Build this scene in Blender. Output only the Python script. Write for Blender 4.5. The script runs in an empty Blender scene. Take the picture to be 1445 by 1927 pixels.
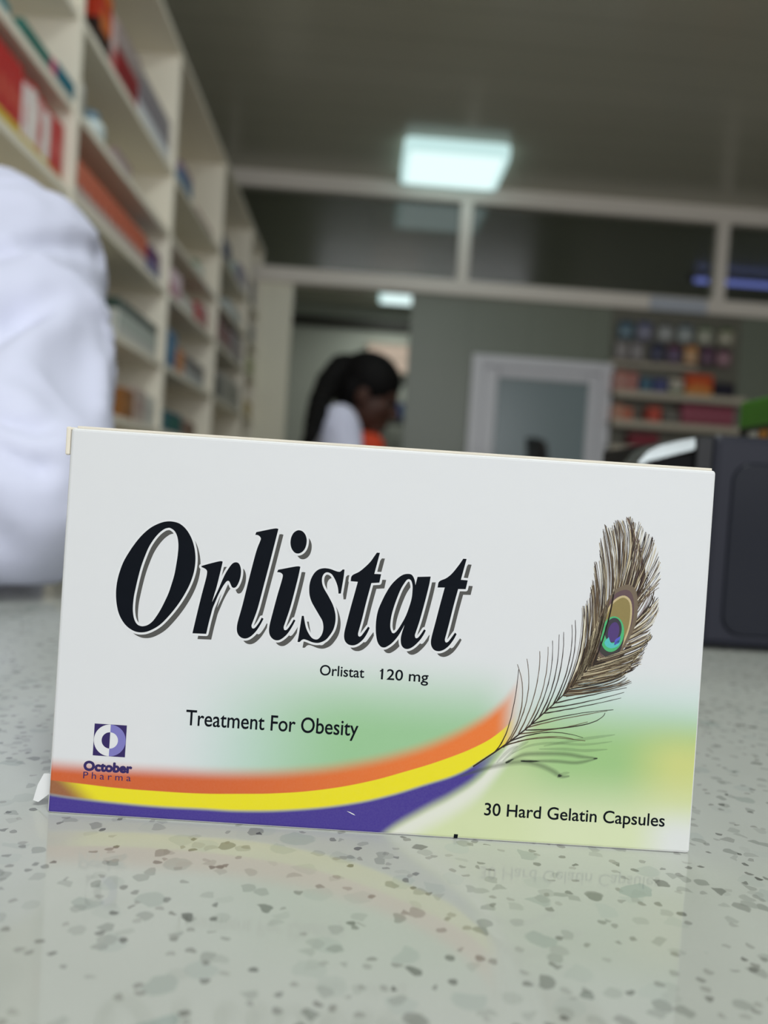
import bpy, bmesh, math, random
from mathutils import Vector, Matrix, noise
from mathutils.geometry import tessellate_polygon, delaunay_2d_cdt

PI = math.pi
SC = bpy.context.scene
COL = SC.collection
random.seed(7)

# ------------------------------------------------------------------ camera
cam_d = bpy.data.cameras.new('camera')
cam = bpy.data.objects.new('camera', cam_d)
COL.objects.link(cam)
SC.camera = cam
YAW, PITCH, ROLL, EYE = 0.03304, -0.02855, 0.06657, 0.06922
fwd = Vector((math.sin(YAW) * math.cos(PITCH), math.cos(YAW) * math.cos(PITCH), math.sin(PITCH)))
rt = Vector((math.cos(YAW), -math.sin(YAW), 0))
up = rt.cross(fwd)
r2 = rt * math.cos(ROLL) + up * math.sin(ROLL)
u2 = up * math.cos(ROLL) - rt * math.sin(ROLL)
m = Matrix((r2, u2, -fwd)).transposed().to_4x4()
m.translation = Vector((0, 0, EYE))
cam.matrix_world = m
cam_d.sensor_fit = 'VERTICAL'
cam_d.sensor_height = 36.0
cam_d.sensor_width = 27.0
cam_d.lens = 36.0 * 1400 / 1927
cam_d.clip_start = 0.005
cam_d.clip_end = 60
cam_d.dof.use_dof = True
cam_d.dof.focus_distance = 0.150
cam_d.dof.aperture_fstop = 10.5

# ------------------------------------------------------------------ view, world, daylight
SC.view_settings.view_transform = 'Standard'
SC.view_settings.look = 'None'
SC.view_settings.gamma = 1.0
SC.view_settings.use_curve_mapping = False
SC.view_settings.exposure = 0.0
w = bpy.data.worlds.new('world')
SC.world = w
w.use_nodes = True
w.node_tree.nodes['Background'].inputs[0].default_value = (0.80, 0.88, 1.0, 1)
w.node_tree.nodes['Background'].inputs[1].default_value = 0.6


def area_light(name, loc, rot, sx, sy, power, col):
    d = bpy.data.lights.new(name, 'AREA')
    d.shape = 'RECTANGLE'
    d.size, d.size_y, d.energy, d.color = sx, sy, power, col
    o = bpy.data.objects.new(name, d)
    COL.objects.link(o)
    o.location = loc
    o.rotation_euler = rot
    return o


# daylight through the open shop front behind the camera
area_light('shopfront_daylight', (0.7, -2.02, 0.85), (PI / 2, 0, 0), 3.0, 1.5, 47, (0.97, 0.98, 1.0))


# ------------------------------------------------------------------ materials
def lin(c):
    return tuple((x / 255 / 12.92 if x / 255 <= 0.04045 else ((x / 255 + 0.055) / 1.055) ** 2.4) for x in c)


class NT:
    """tiny helper to write node maths"""
    def __init__(s, name):
        s.m = bpy.data.materials.new(name)
        s.m.use_nodes = True
        s.t = s.m.node_tree
        s.n, s.l = s.t.nodes, s.t.links
        s.bsdf = s.n['Principled BSDF']
        s.out = s.n['Material Output']

    def put(s, sock, v):
        if isinstance(v, bpy.types.NodeSocket):
            s.l.new(v, sock)
        elif isinstance(v, (tuple, list)) and sock.type == 'RGBA':
            sock.default_value = (v[0], v[1], v[2], 1)
        else:
            sock.default_value = v

    def math(s, op, a, b=0.0):
        n = s.n.new('ShaderNodeMath')
        n.operation = op
        s.put(n.inputs[0], a)
        s.put(n.inputs[1], b)
        return n.outputs[0]

    def step(s, lo, hi, x):
        """smooth 0..1 as x runs from lo to hi (lo may exceed hi)"""
        n = s.n.new('ShaderNodeMapRange')
        n.interpolation_type = 'SMOOTHSTEP'
        s.put(n.inputs['Value'], x)
        a, b = (0.0, 1.0) if lo < hi else (1.0, 0.0)
        s.put(n.inputs['From Min'], min(lo, hi))
        s.put(n.inputs['From Max'], max(lo, hi))
        s.put(n.inputs['To Min'], a)
        s.put(n.inputs['To Max'], b)
        return n.outputs[0]

    def mix(s, f, a, b):
        n = s.n.new('ShaderNodeMix')
        n.data_type = 'RGBA'
        s.put(n.inputs[0], f)
        s.put(n.inputs[6], a)
        s.put(n.inputs[7], b)
        return n.outputs[2]

    def curve(s, pts, x, x0, x1, y0, y1):
        n = s.n.new('ShaderNodeFloatCurve')
        c = n.mapping.curves[0]
        P = [((a - x0) / (x1 - x0), (b - y0) / (y1 - y0)) for a, b in pts]
        c.points[0].location = P[0]
        c.points[1].location = P[-1]
        for p in P[1:-1]:
            c.points.new(*p)
        n.mapping.update()
        s.put(n.inputs['Value'], s.math('DIVIDE', s.math('SUBTRACT', x, x0), x1 - x0))
        return s.math('ADD', s.math('MULTIPLY', n.outputs[0], y1 - y0), y0)

    def coord(s, kind='Object'):
        return s.n.new('ShaderNodeTexCoord').outputs[kind]

    def noise(s, vec, scale, detail=2.0, out='Fac'):
        n = s.n.new('ShaderNodeTexNoise')
        s.put(n.inputs['Vector'], vec)
        n.inputs['Scale'].default_value = scale
        n.inputs['Detail'].default_value = detail
        return n.outputs[out]

    def bump(s, h, strength, dist):
        n = s.n.new('ShaderNodeBump')
        n.inputs['Strength'].default_value = strength
        n.inputs['Distance'].default_value = dist
        s.put(n.inputs['Height'], h)
        s.l.new(n.outputs[0], s.bsdf.inputs['Normal'])


CACHE = {}


def mat(name, rgb, rough=0.5, var=0.06, scale=30, metal=0.0, spec=0.5, sheen=0.0):
    """plain surface with a little mottling; rgb in display (0-255) units"""
    if name in CACHE:
        return CACHE[name]
    k = NT(name)
    c = lin(rgb)
    f = k.noise(k.coord(), scale, 3)
    col = k.mix(f, tuple(x * (1 - var) for x in c), tuple(min(1, x * (1 + var)) for x in c))
    k.put(k.bsdf.inputs['Base Color'], col)
    k.bsdf.inputs['Roughness'].default_value = rough
    k.bsdf.inputs['Metallic'].default_value = metal
    k.bsdf.inputs['Specular IOR Level'].default_value = spec
    if sheen:
        k.bsdf.inputs['Sheen Weight'].default_value = sheen
    CACHE[name] = k.m
    return k.m


def glow(name, rgb, strength):
    k = NT(name)
    e = k.n.new('ShaderNodeEmission')
    e.inputs[0].default_value = (*lin(rgb), 1)
    e.inputs[1].default_value = strength
    k.l.new(e.outputs[0], k.out.inputs['Surface'])
    return k.m


def glass(name, tint, through=0.9, rough=0.02):
    k = NT(name)
    tr = k.n.new('ShaderNodeBsdfTransparent')
    tr.inputs[0].default_value = (*[t * through for t in tint], 1)
    gl = k.n.new('ShaderNodeBsdfGlossy')
    gl.inputs['Roughness'].default_value = rough
    fr = k.n.new('ShaderNodeFresnel')
    fr.inputs[0].default_value = 2.2
    mx = k.n.new('ShaderNodeMixShader')
    gm = k.n.new('ShaderNodeNewGeometry')
    k.l.new(k.math('MULTIPLY', fr.outputs[0], k.math('SUBTRACT', 1.0, gm.outputs['Backfacing'])), mx.inputs[0])
    k.l.new(tr.outputs[0], mx.inputs[1])
    k.l.new(gl.outputs[0], mx.inputs[2])
    k.l.new(mx.outputs[0], k.out.inputs['Surface'])
    return k.m


# ------------------------------------------------------------------ object helpers
def link(name, me, parent=None):
    o = bpy.data.objects.new(name, me)
    COL.objects.link(o)
    if parent is not None:
        o.parent = parent
    return o


def obj(name, bm, mats, parent=None, smooth=False):
    me = bpy.data.meshes.new(name)
    bm.normal_update()
    bm.to_mesh(me)
    bm.free()
    for x in (mats if isinstance(mats, (list, tuple)) else [mats]):
        me.materials.append(x)
    if smooth:
        for p in me.polygons:
            p.use_smooth = True
    return link(name, me, parent)


def tag(o, label, cat, group=None, kind=None):
    o['label'] = label
    if cat:
        o['category'] = cat
    if group:
        o['group'] = group
    if kind:
        o['kind'] = kind
    return o


def thing(name, label, cat, loc=(0, 0, 0), rz=0.0, group=None):
    o = bpy.data.objects.new(name, None)
    o.empty_display_size = 0.02
    COL.objects.link(o)
    o.location = loc
    o.rotation_euler = (0, 0, rz)
    return tag(o, label, cat, group)


def struct(o, label=None):
    o['kind'] = 'structure'
    if label:
        o['label'] = label
    return o


def box(bm, x0, x1, y0, y1, z0, z1, bev=0.0, mi=0, segs=2):
    r = bmesh.ops.create_cube(bm, size=1.0)
    vs = r['verts']
    for v in vs:
        v.co = Vector((x0 + (v.co.x + .5) * (x1 - x0), y0 + (v.co.y + .5) * (y1 - y0), z0 + (v.co.z + .5) * (z1 - z0)))
    fs = {f for v in vs for f in v.link_faces}
    for f in fs:
        f.material_index = mi
    if bev > 0:
        es = {e for v in vs for e in v.link_edges}
        q = bmesh.ops.bevel(bm, geom=list(es), offset=bev, segments=segs, affect='EDGES', profile=0.5)
        for f in q['faces']:
            f.material_index = mi
    return bm


def BX(*a, **k):
    return box(bmesh.new(), *a, **k)


def loft(bm, rings, mi=0, caps=True, smooth=True):
    R = [[bm.verts.new(p) for p in ring] for ring in rings]
    n = len(R[0])
    for a, b in zip(R, R[1:]):
        for i in range(n):
            f = bm.faces.new((a[i], a[(i + 1) % n], b[(i + 1) % n], b[i]))
            f.material_index = mi
            f.smooth = smooth
    if caps:
        for ring in (list(reversed(R[0])), R[-1]):
            f = bm.faces.new(ring)
            f.material_index = mi
    return bm


def lathe(bm, prof, c=(0, 0, 0), n=20, mi=0):
    c = Vector(c)
    rings = [[c + Vector((r * math.cos(2 * PI * i / n), r * math.sin(2 * PI * i / n), z)) for i in range(n)] for r, z in prof]
    return loft(bm, rings, mi)


def tube(bm, pts, rad, n=8, mi=0):
    pts = [Vector(p) for p in pts]
    rings = []
    for i, p in enumerate(pts):
        t = (pts[min(i + 1, len(pts) - 1)] - pts[max(i - 1, 0)]).normalized()
        a = t.orthogonal().normalized()
        if rings:
            a = (last - t * last.dot(t)).normalized()
        last = a
        b = t.cross(a)
        r = rad[i] if isinstance(rad, (list, tuple)) else rad
        rings.append([p + (a * math.cos(2 * PI * k / n) + b * math.sin(2 * PI * k / n)) * r for k in range(n)])
    return loft(bm, rings, mi)


def ellipsoid(bm, c, r, rot=None, n=20):
    q = bmesh.ops.create_uvsphere(bm, u_segments=n, v_segments=n // 2 + 2, radius=1.0)
    M = Matrix.Translation(Vector(c)) @ (rot.to_4x4() if rot else Matrix.Identity(4)) @ Matrix.Diagonal((*r, 1))
    bmesh.ops.transform(bm, matrix=M, verts=q['verts'])
    for v in q['verts']:
        for f in v.link_faces:
            f.smooth = True
    return bm


def capsule(bm, a, ra, b, rb, n=18):
    a, b = Vector(a), Vector(b)
    t = (b - a).normalized()
    s = t.orthogonal().normalized()
    q = t.cross(s)
    rings = []
    for i in range(1, 7):
        g = PI / 2 * i / 6
        rings.append((a - t * ra * math.cos(g), ra * math.sin(g)))
    for i in range(0, 6):
        g = PI / 2 * i / 6
        rings.append((b + t * rb * math.sin(g), rb * math.cos(g)))
    loft(bm, [[c + (s * math.cos(2 * PI * k / n) + q * math.sin(2 * PI * k / n)) * r for k in range(n)] for c, r in rings])
    return bm


def remesh(bm, voxel, smooth_it=4):
    """fuse overlapping closed lumps into one continuous surface"""
    me = bpy.data.meshes.new('tmp')
    bm.to_mesh(me)
    bm.free()
    o = link('tmp', me)
    r = o.modifiers.new('r', 'REMESH')
    r.mode = 'VOXEL'
    r.voxel_size = voxel
    s = o.modifiers.new('s', 'SMOOTH')
    s.factor = 0.5
    s.iterations = smooth_it
    dg = bpy.context.evaluated_depsgraph_get()
    dg.update()
    new = bpy.data.meshes.new_from_object(o.evaluated_get(dg))
    bpy.data.objects.remove(o)
    bpy.data.meshes.remove(me)
    for p in new.polygons:
        p.use_smooth = True
    return new


def put_mesh(name, me, m, parent):
    me.name = name
    me.materials.clear()
    me.materials.append(m)
    return link(name, me, parent)


def shape2d(pts, corner=50, sub=4):
    """smooth closed outline through pts, keeping sharp corners"""
    P = [Vector((p[0], p[1])) for p in pts]
    n = len(P)
    cor = []
    for i in range(n):
        a, b = P[i] - P[i - 1], P[(i + 1) % n] - P[i]
        cor.append(a.length > 0 and b.length > 0 and math.degrees(a.angle(b)) > corner)
    out = []
    for i in range(n):
        p1, p2 = P[i], P[(i + 1) % n]
        p0 = P[i - 1] if not cor[i] else p1 * 2 - p2
        p3 = P[(i + 2) % n] if not cor[(i + 1) % n] else p2 * 2 - p1
        for k in range(sub):
            t = k / sub
            out.append(0.5 * (2 * p1 + (p2 - p0) * t + (2 * p0 - 5 * p1 + 4 * p2 - p3) * t * t + (3 * p1 - p0 - 3 * p2 + p3) * t ** 3))
    return out

# ------------------------------------------------------------------ carton artwork, millimetres on the front panel
TITLE = {
'O': [[(21.49,60.24),(22.99,59.9),(24.39,58.81),(25.54,57.1),(26.25,55.15),(26.58,53.1),(26.52,51.02),(26.13,49.07),(25.44,47.1),(24.4,44.95),(23.19,42.95),(21.83,41.08),(20.46,39.51),(19.05,38.45),(17.61,37.76),(16.14,37.59),(14.79,37.95),(13.48,38.83),(12.43,40.16),(11.75,41.6),(11.29,43.5),(11.1,45.56),(11.22,47.64),(11.61,49.59),(12.23,51.56),(13.21,53.55),(14.41,55.55),(15.77,57.34),(17.3,58.78),(18.87,59.7),(20.17,60.15)],[(21.13,58.91),(21.9,58.49),(22.47,57.72),(22.84,56.56),(23,55.23),(22.96,53.45),(22.79,51.52),(22.55,49.58),(22.14,47.77),(21.67,45.96),(21.04,44.29),(20.33,42.61),(19.61,41.23),(18.8,39.99),(17.89,39.19),(16.95,38.86),(16.21,38.93),(15.59,39.33),(15.09,40.19),(14.79,41.36),(14.67,42.68),(14.74,44.61),(14.99,46.41),(15.31,48.36),(15.76,50.61),(16.36,52.72),(17.11,54.84),(18.04,56.53),(18.99,57.78),(19.97,58.62),(20.62,58.88)]],
'r': [[(27.93,51.49),(28.1,51.81),(31.26,52.87),(32.05,52.9),(31.95,52.1),(31.21,47.93),(30.8,46.17),(30.45,44.61),(31.39,46.84),(32.28,49.33),(32.92,50.85),(33.68,52.16),(34.17,52.72),(34.68,52.91),(35.22,52.79),(35.63,52.19),(35.85,51.25),(35.82,50.09),(35.57,49.01),(35.16,48.09),(34.7,47.77),(34.27,47.87),(33.92,48.48),(33.62,48.99),(33.35,49.11),(33,48.84),(32.38,47.85),(31.64,46.22),(31.11,44.71),(30.66,43.41),(30.42,42.23),(30.1,40.63),(29.69,38.15),(26.92,38.09),(27.51,41.62),(28.21,45.57),(28.92,49.21),(29.07,50.49),(28.91,51),(28.47,51.29)]],
'l': [[(38.23,58.66),(38.39,59.23),(41.91,60.18),(42.79,60.17),(42.34,57.75),(41.52,53.39),(40.48,48.04),(39.64,43.81),(38.85,41.12),(38.66,40.41),(38.79,39.93),(39.07,39.85),(39.47,40.11),(40.1,41.06),(40.59,42.14),(40.99,41.95),(40.4,40.66),(39.66,39.36),(38.75,38.33),(37.95,37.82),(37.19,37.74),(36.48,38.04),(35.95,38.7),(35.75,39.66),(35.87,41.06),(36.56,44.31),(37.58,49.93),(38.62,55.28),(39.27,57.41),(39.38,58.04),(39.11,58.44),(38.68,58.66)]],
'i': [[(43.09,51.48),(43.27,51.98),(46.82,52.88),(47.69,52.88),(47.28,50.16),(46.24,44.8),(45.35,41.41),(45.13,40.56),(45.24,40.01),(45.52,39.91),(45.92,40.19),(46.55,41.21),(47.04,42.21),(47.4,42.03),(46.79,40.67),(46.04,39.36),(45.27,38.48),(44.47,37.9),(43.72,37.78),(43.08,38.03),(42.55,38.58),(42.26,39.39),(42.25,40.51),(42.53,42.19),(43.36,46.42),(44.06,49.53),(44.28,50.79),(44.09,51.23),(43.66,51.45)]],
'dot': [[(46.9,60.18),(47.61,60.02),(48.2,59.46),(48.56,58.58),(48.6,57.61),(48.38,56.63),(47.88,55.9),(47.21,55.52),(46.51,55.56),(45.92,56.05),(45.53,56.78),(45.37,57.68),(45.47,58.66),(45.84,59.51),(46.36,59.99)]],
's': [[(52.34,52.88),(53.05,52.9),(53.88,52.78),(54.73,52.51),(55.45,52.37),(55.86,52.52),(56.19,52.9),(56.58,52.89),(56.48,51.2),(56.15,48.03),(55.68,47.97),(55.49,49.11),(55.06,50.27),(54.46,51.3),(53.95,51.86),(53.22,52.11),(52.64,51.89),(52.26,51.27),(52.18,50.44),(52.38,49.5),(52.86,48.58),(53.78,47.22),(54.71,45.62),(55.22,44.23),(55.42,43.05),(55.38,41.86),(55.1,40.65),(54.52,39.55),(53.76,38.55),(52.84,37.99),(52.03,37.78),(51.07,37.87),(50.1,38.19),(49.38,38.35),(48.92,38.17),(48.53,37.76),(48.09,37.74),(48.26,39.14),(48.43,41.05),(48.62,43.04),(49.01,43.05),(49.26,41.93),(49.64,40.65),(50.19,39.62),(50.89,38.77),(51.63,38.47),(52.21,38.62),(52.76,39.31),(53.03,40.16),(53.08,41.12),(52.8,42.29),(52.14,43.31),(51.22,44.68),(50.42,45.93),(49.92,47.2),(49.75,48.38),(49.77,49.57),(50.05,50.77),(50.63,51.88),(51.41,52.58)]],
't': [[(62.83,56.72),(63.45,56.72),(62.6,52.42),(63.98,52.45),(63.73,50.72),(62.14,50.53),(61.38,46.77),(60.76,43.29),(60.29,41.06),(60.14,40.19),(60.23,39.71),(60.49,39.6),(60.86,39.87),(61.53,40.89),(62.08,41.75),(62.4,41.5),(61.93,40.31),(61.27,39.16),(60.36,38.24),(59.53,37.82),(58.8,37.77),(58.17,37.98),(57.65,38.49),(57.38,39.27),(57.38,40.38),(57.66,41.99),(58.3,45.34),(58.95,48.44),(59.39,50.61),(57.94,50.64),(58.15,51.78),(59.52,52.64),(60.68,53.7),(61.7,54.87),(62.36,55.95)]],
'a': [[(69.35,52.87),(70.1,52.74),(70.58,52.15),(70.85,51.43),(71,50.72),(71.31,52.39),(73.96,52.63),(73.72,50.72),(73.12,47.42),(72.34,43.65),(71.75,41.39),(71.57,40.63),(71.68,40.12),(71.91,40.03),(72.27,40.23),(72.81,41.01),(73.34,41.94),(73.7,41.74),(73.27,40.74),(72.6,39.66),(71.64,38.56),(70.79,37.93),(70.06,37.74),(69.45,37.94),(68.97,38.53),(68.78,39.56),(68.89,40.75),(69.34,42.57),(68.78,41.34),(68.12,40.11),(67.17,38.86),(66.32,38.13),(65.61,37.76),(64.86,37.89),(64.21,38.66),(63.84,39.83),(63.61,41.45),(63.6,43.38),(63.85,45.17),(64.41,46.84),(65.18,48.68),(66.1,50.37),(67.2,51.7),(68.33,52.6)],[(69.64,51.84),(70.1,51.53),(70.41,50.66),(70.48,49.62),(70.41,47.98),(70.02,46.17),(69.47,44.36),(68.69,42.67),(67.89,41.28),(67.34,40.73),(66.96,40.8),(66.62,41.5),(66.48,42.53),(66.59,44.17),(66.92,45.82),(67.46,47.79),(68.14,49.76),(68.87,51.15),(69.28,51.69)]],
't2': [[(80.25,56.65),(80.93,56.65),(80.06,52.38),(81.45,52.35),(81.15,50.55),(79.64,50.49),(78.94,47.06),(78.29,43.45),(77.85,41.19),(77.65,40.14),(77.8,39.63),(78.07,39.57),(78.45,39.89),(79.06,40.83),(79.6,41.68),(79.94,41.4),(79.4,40.25),(78.59,39.01),(77.75,38.21),(76.89,37.78),(76.15,37.74),(75.54,37.99),(75.05,38.63),(74.87,39.51),(74.98,40.71),(75.48,43.27),(76.14,46.73),(76.92,50.61),(75.47,50.51),(75.73,51.75),(77.09,52.51),(78.2,53.54),(79.42,55.26)]],
}
SHADOW_SHIFT = (1.08, -1.09)
SPINE = [(85.04,14.92),(88.98,17.95),(91.9,20.29),(95.08,23.11),(97.67,25.74),(100.53,28.69),(103.39,31.8),(105.66,34.55),(107.35,36.82),(109.03,39.08),(110.9,43.19),(112.96,48.85),(114.94,55.73),(115.52,60.67)]
BARBS_LEFT = [[(89.13,18.11),(91.79,24.12),(92.88,35.1)],[(90.9,19.15),(94,27.65),(92.6,36.16)],[(92.04,20.45),(94.93,28.94),(94.42,37.35)],[(93.77,22.1),(96.48,30.58),(96.91,39.05)],[(94.8,22.78),(97.92,30.98),(98.53,40.08)],[(96.09,24.1),(99.04,32.59),(99.3,41.35)],[(97.67,25.74),(100.2,33.58),(100.56,42.66)],[(98.81,26.89),(101.18,34.88),(101.44,43.24)],[(100.25,28.36),(102.82,36.52),(103.02,44.82)],[(101.1,29.34),(103.62,37.49),(103.6,45.78)],[(102.24,30.64),(104.89,39.11),(105.02,48.33)],[(103.39,31.8),(105.76,39.78),(105.77,48.99)],[(104.24,32.93),(106.86,41.7),(106.53,52.23)],[(104.78,33.88),(107.54,42.97),(106.96,54.89)],[(105.66,34.55),(108.33,44.86),(106.85,57.34)],[(106.21,35.51),(108.85,46.12),(108.04,58.8)],[(106.78,36.16),(109.34,48),(107.64,61.99)],[(107.35,36.82),(110.7,50.54),(108.29,65.34)],[(108.18,38.1),(111.18,52.41),(109.75,64.27)],[(108.75,38.75),(111.82,54.3),(110.53,66.31)],[(109.03,39.08),(112.48,55.87),(111.62,66.08)],[(109.85,40.66),(113.94,56.89),(112.92,67.24)],[(110.37,41.93),(112.93,53.76),(115.31,65.87)],[(111.16,43.82),(114.77,53.88),(116.66,64.12)],[(111.69,45.08),(115.95,54.57),(118.43,63.01)],[(112.22,46.35),(116.99,52.8),(119.71,58.8)],[(111.75,44.17),(116.85,50.33),(120.02,53.46)]]
BARBS_RIGHT = [[(111.29,41.99),(117.02,47.89),(120,51.46)],[(110.74,41.03),(117.5,45.46),(120.16,49.17)],[(110.19,40.07),(116.4,43.55),(118.63,44.62)],[(109.08,38.46),(116.84,41.74),(119.05,43.88)],[(108.22,37.49),(115.09,40.39),(118.4,42.3)],[(107.37,36.51),(114.03,37.87),(117.84,40.57)],[(106.23,35.21),(112.89,36.56),(117.39,38.18)],[(105.09,33.9),(111.78,34.95),(116.4,36.95)],[(103.39,31.8),(110.64,33.65),(114.2,35.42)],[(102.26,30.34),(110.14,31.93),(115.73,34.2)],[(100.83,28.86),(108.36,31.04),(114.93,32.86)],[(99.68,27.71),(106.63,29.39),(114.45,31.9)],[(98.53,26.56),(106.08,28.44),(113.91,30.7)],[(96.23,24.26),(103.75,26.59),(112.55,28.24)],[(95.66,23.61),(102.58,25.75),(111.34,27.92)],[(95.09,22.96),(106.64,24.78),(110.91,27.52)],[(93.92,22.11),(101.49,23.68),(107.52,25.45)],[(91.89,20.38),(99.4,22.77),(106.82,22.18)],[(90.72,19.44),(98.85,21.82),(105.32,21.68)],[(89.85,18.77),(97.35,21.41),(107.32,21.57)]]
EYE = {'halo': [(113.71,53.65),(115.48,52.39),(116.04,48.75),(115.8,45.66),(114.76,42.83),(113.56,40.29),(112.75,38.7),(110.97,37.67),(109.08,38.46),(108.03,40.24),(107.73,42.37),(108.13,45.46),(108.88,47.97),(109.8,50.18),(111.18,52.41)],'maroon': [(113.57,52.57),(114.77,51.58),(115.29,49),(115.14,46.23),(114.42,43.42),(113.49,41.21),(112.69,39.47),(111.22,38.54),(109.51,38.8),(108.49,40.27),(108.04,42.39),(108.33,44.86),(109.07,47.52),(110.13,49.89),(111.53,51.82)],'gold': [(113.25,51.38),(114.55,50.33),(114.95,47.75),(114.64,44.66),(113.63,41.53),(112.24,39.29),(110.6,38.63),(109.16,39.54),(108.39,41.8),(108.5,44.57),(109.4,47.08),(110.47,49.45),(111.75,50.86)],'bronze': [(113.13,50.95),(114.27,50.01),(114.58,47.73),(114.32,44.8),(113.3,41.81),(112.07,39.58),(110.58,38.93),(109.35,39.86),(108.74,41.97),(108.91,44.44),(109.73,46.8),(110.73,49.16),(111.93,50.47)],'black': [(113.63,42.23),(113.47,41.39),(113.19,40.6),(112.8,39.9),(112.32,39.34),(111.78,38.94),(111.19,38.72),(110.6,38.68),(110.03,38.84),(109.5,39.19),(109.05,39.7),(108.7,40.35),(108.47,41.11),(108.36,41.95),(108.39,42.81),(108.54,43.65),(108.82,44.44),(109.21,45.14),(109.69,45.7),(110.24,46.1),(110.82,46.32),(111.41,46.36),(111.99,46.2),(112.51,45.85),(112.96,45.34),(113.31,44.69),(113.55,43.93),(113.65,43.1)],'green': [(113.57,43.2),(113.42,42.41),(113.17,41.67),(112.82,41.02),(112.4,40.49),(111.91,40.11),(111.39,39.9),(110.87,39.86),(110.36,40.01),(109.9,40.33),(109.51,40.81),(109.2,41.42),(109,42.13),(108.91,42.91),(108.93,43.71),(109.08,44.5),(109.33,45.24),(109.68,45.9),(110.1,46.42),(110.59,46.8),(111.11,47.02),(111.63,47.05),(112.14,46.9),(112.6,46.58),(112.99,46.11),(113.3,45.5),(113.5,44.79),(113.59,44.01)],'core': [(113.05,44.08),(112.95,43.53),(112.77,43.02),(112.52,42.56),(112.22,42.2),(111.87,41.94),(111.49,41.79),(111.11,41.77),(110.75,41.87),(110.41,42.09),(110.13,42.43),(109.9,42.85),(109.75,43.35),(109.69,43.89),(109.7,44.45),(109.8,45),(109.98,45.51),(110.23,45.96),(110.54,46.33),(110.89,46.59),(111.26,46.74),(111.64,46.76),(112.01,46.66),(112.34,46.43),(112.63,46.1),(112.85,45.68),(113,45.18),(113.07,44.64)],'purple': [(112.56,43.74),(112.47,43.3),(112.33,42.89),(112.14,42.53),(111.92,42.24),(111.68,42.03),(111.43,41.92),(111.18,41.9),(110.95,41.99),(110.74,42.17),(110.56,42.44),(110.43,42.78),(110.36,43.18),(110.34,43.61),(110.37,44.06),(110.46,44.5),(110.6,44.91),(110.79,45.27),(111.01,45.56),(111.25,45.77),(111.5,45.89),(111.75,45.9),(111.98,45.82),(112.19,45.64),(112.37,45.37),(112.5,45.03),(112.57,44.63),(112.59,44.19)],'teal': [(110.56,42.8),(110.92,41.96),(111.32,41.62),(112.07,41.88),(112.93,42.71),(112.72,41.31),(111.39,40.61),(110.29,40.85),(109.77,41.73)],'blue': [(111.88,42.33),(112.9,43.17),(112.77,41.93),(111.8,41.25)]}
UNDER_EYE = [(103.1,31.62),(104.9,36.66),(106.4,41.67),(107.84,42.99),(108.97,39.99),(110.91,38.58),(113,39.49),(114.96,42.23),(115.33,41.33),(113.07,38.42),(109.88,35.75),(106.33,33.68)]
FEATHER_SHADE = [[(82.58,12.77),(86.17,14.17),(90.67,15.69),(94.61,16.47),(98.32,16.09),(101.16,15.04),(102.92,14.08),(104.6,14.25)],[(91.56,16.12),(93.93,17.5),(96.34,18.21),(103.07,18.64),(106.78,18.33),(110.01,18.23)],[(94.6,16.68),(101.33,17.05),(105.94,17.05),(110.02,18.17)],[(98.1,19.31),(103,19.62),(107.3,19.6),(111.88,20.14)],[(98.98,19.98),(105.63,21.64),(113.2,23.21)],[(102.17,13.72),(103.04,14.55),(104.55,14.95)],[(92.66,18.03),(95.92,19.78),(100.47,20.69),(107.22,20.82),(112.69,21.79)],[(90.93,16.38),(93.8,19.34),(95.86,20.7)],[(89.73,16),(92.01,18.6),(93.78,19.64)]]
YELLOW_TOP = [(0.23,6.70),(5.57,6.42),(13.89,5.97),(22.24,5.86),(30.59,5.93),(38.38,6.37),(45.74,6.95),(54.98,8.30),(64.07,10.50),(71.31,12.96),(78.60,15.75),(85.83,19.23),(89.32,21.65),(92.72,25.38),(95.78,30.96)]
YELLOW_BOTTOM = [(0.07,3.90),(5.71,3.40),(14.08,2.97),(22.44,2.76),(30.79,2.86),(38.61,2.94),(49.70,3.87),(60.69,5.76),(68.01,7.79),(75.24,10.47),(82.46,13.41),(87.80,17.10),(89.55,18.29),(93.21,21.32),(96.22,24.54)]
ORANGE_TOP = [(0.39,9.93),(8.69,9.83),(21.98,10.04),(38.11,10.55),(49.19,11.58),(60.17,13.59),(71.06,16.77),(78.33,19.82),(85.50,24.05),(88.97,26.86),(91.05,29.37),(93.42,34.04)]
BLUE_BOTTOM = [(60.78,-7.93),(68.49,0.55),(75.57,5.48),(80.94,8.79),(86.26,12.90),(89.33,16.76),(92.16,21.04)]

# ------------------------------------------------------------------ the room
FLOOR, CEIL, YB = -0.95, 1.87, 4.40     # counter top is z = 0


def ceiling_mat():
    k = NT('pvc_ceiling')
    sx = k.n.new('ShaderNodeSeparateXYZ')
    k.put(sx.inputs[0], k.coord())
    fr = k.math('FRACT', k.math('MULTIPLY', sx.outputs[1], 5.0))
    groove = k.step(0.0, 0.05, fr)
    n = k.noise(k.coord(), 0.9, 2)
    c = k.mix(n, lin((184, 182, 166)), lin((196, 194, 178)))
    k.put(k.bsdf.inputs['Base Color'], k.mix(groove, lin((156, 154, 140)), c))
    k.bsdf.inputs['Roughness'].default_value = 0.22
    k.bump(groove, 0.15, 0.004)
    return k.m


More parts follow.
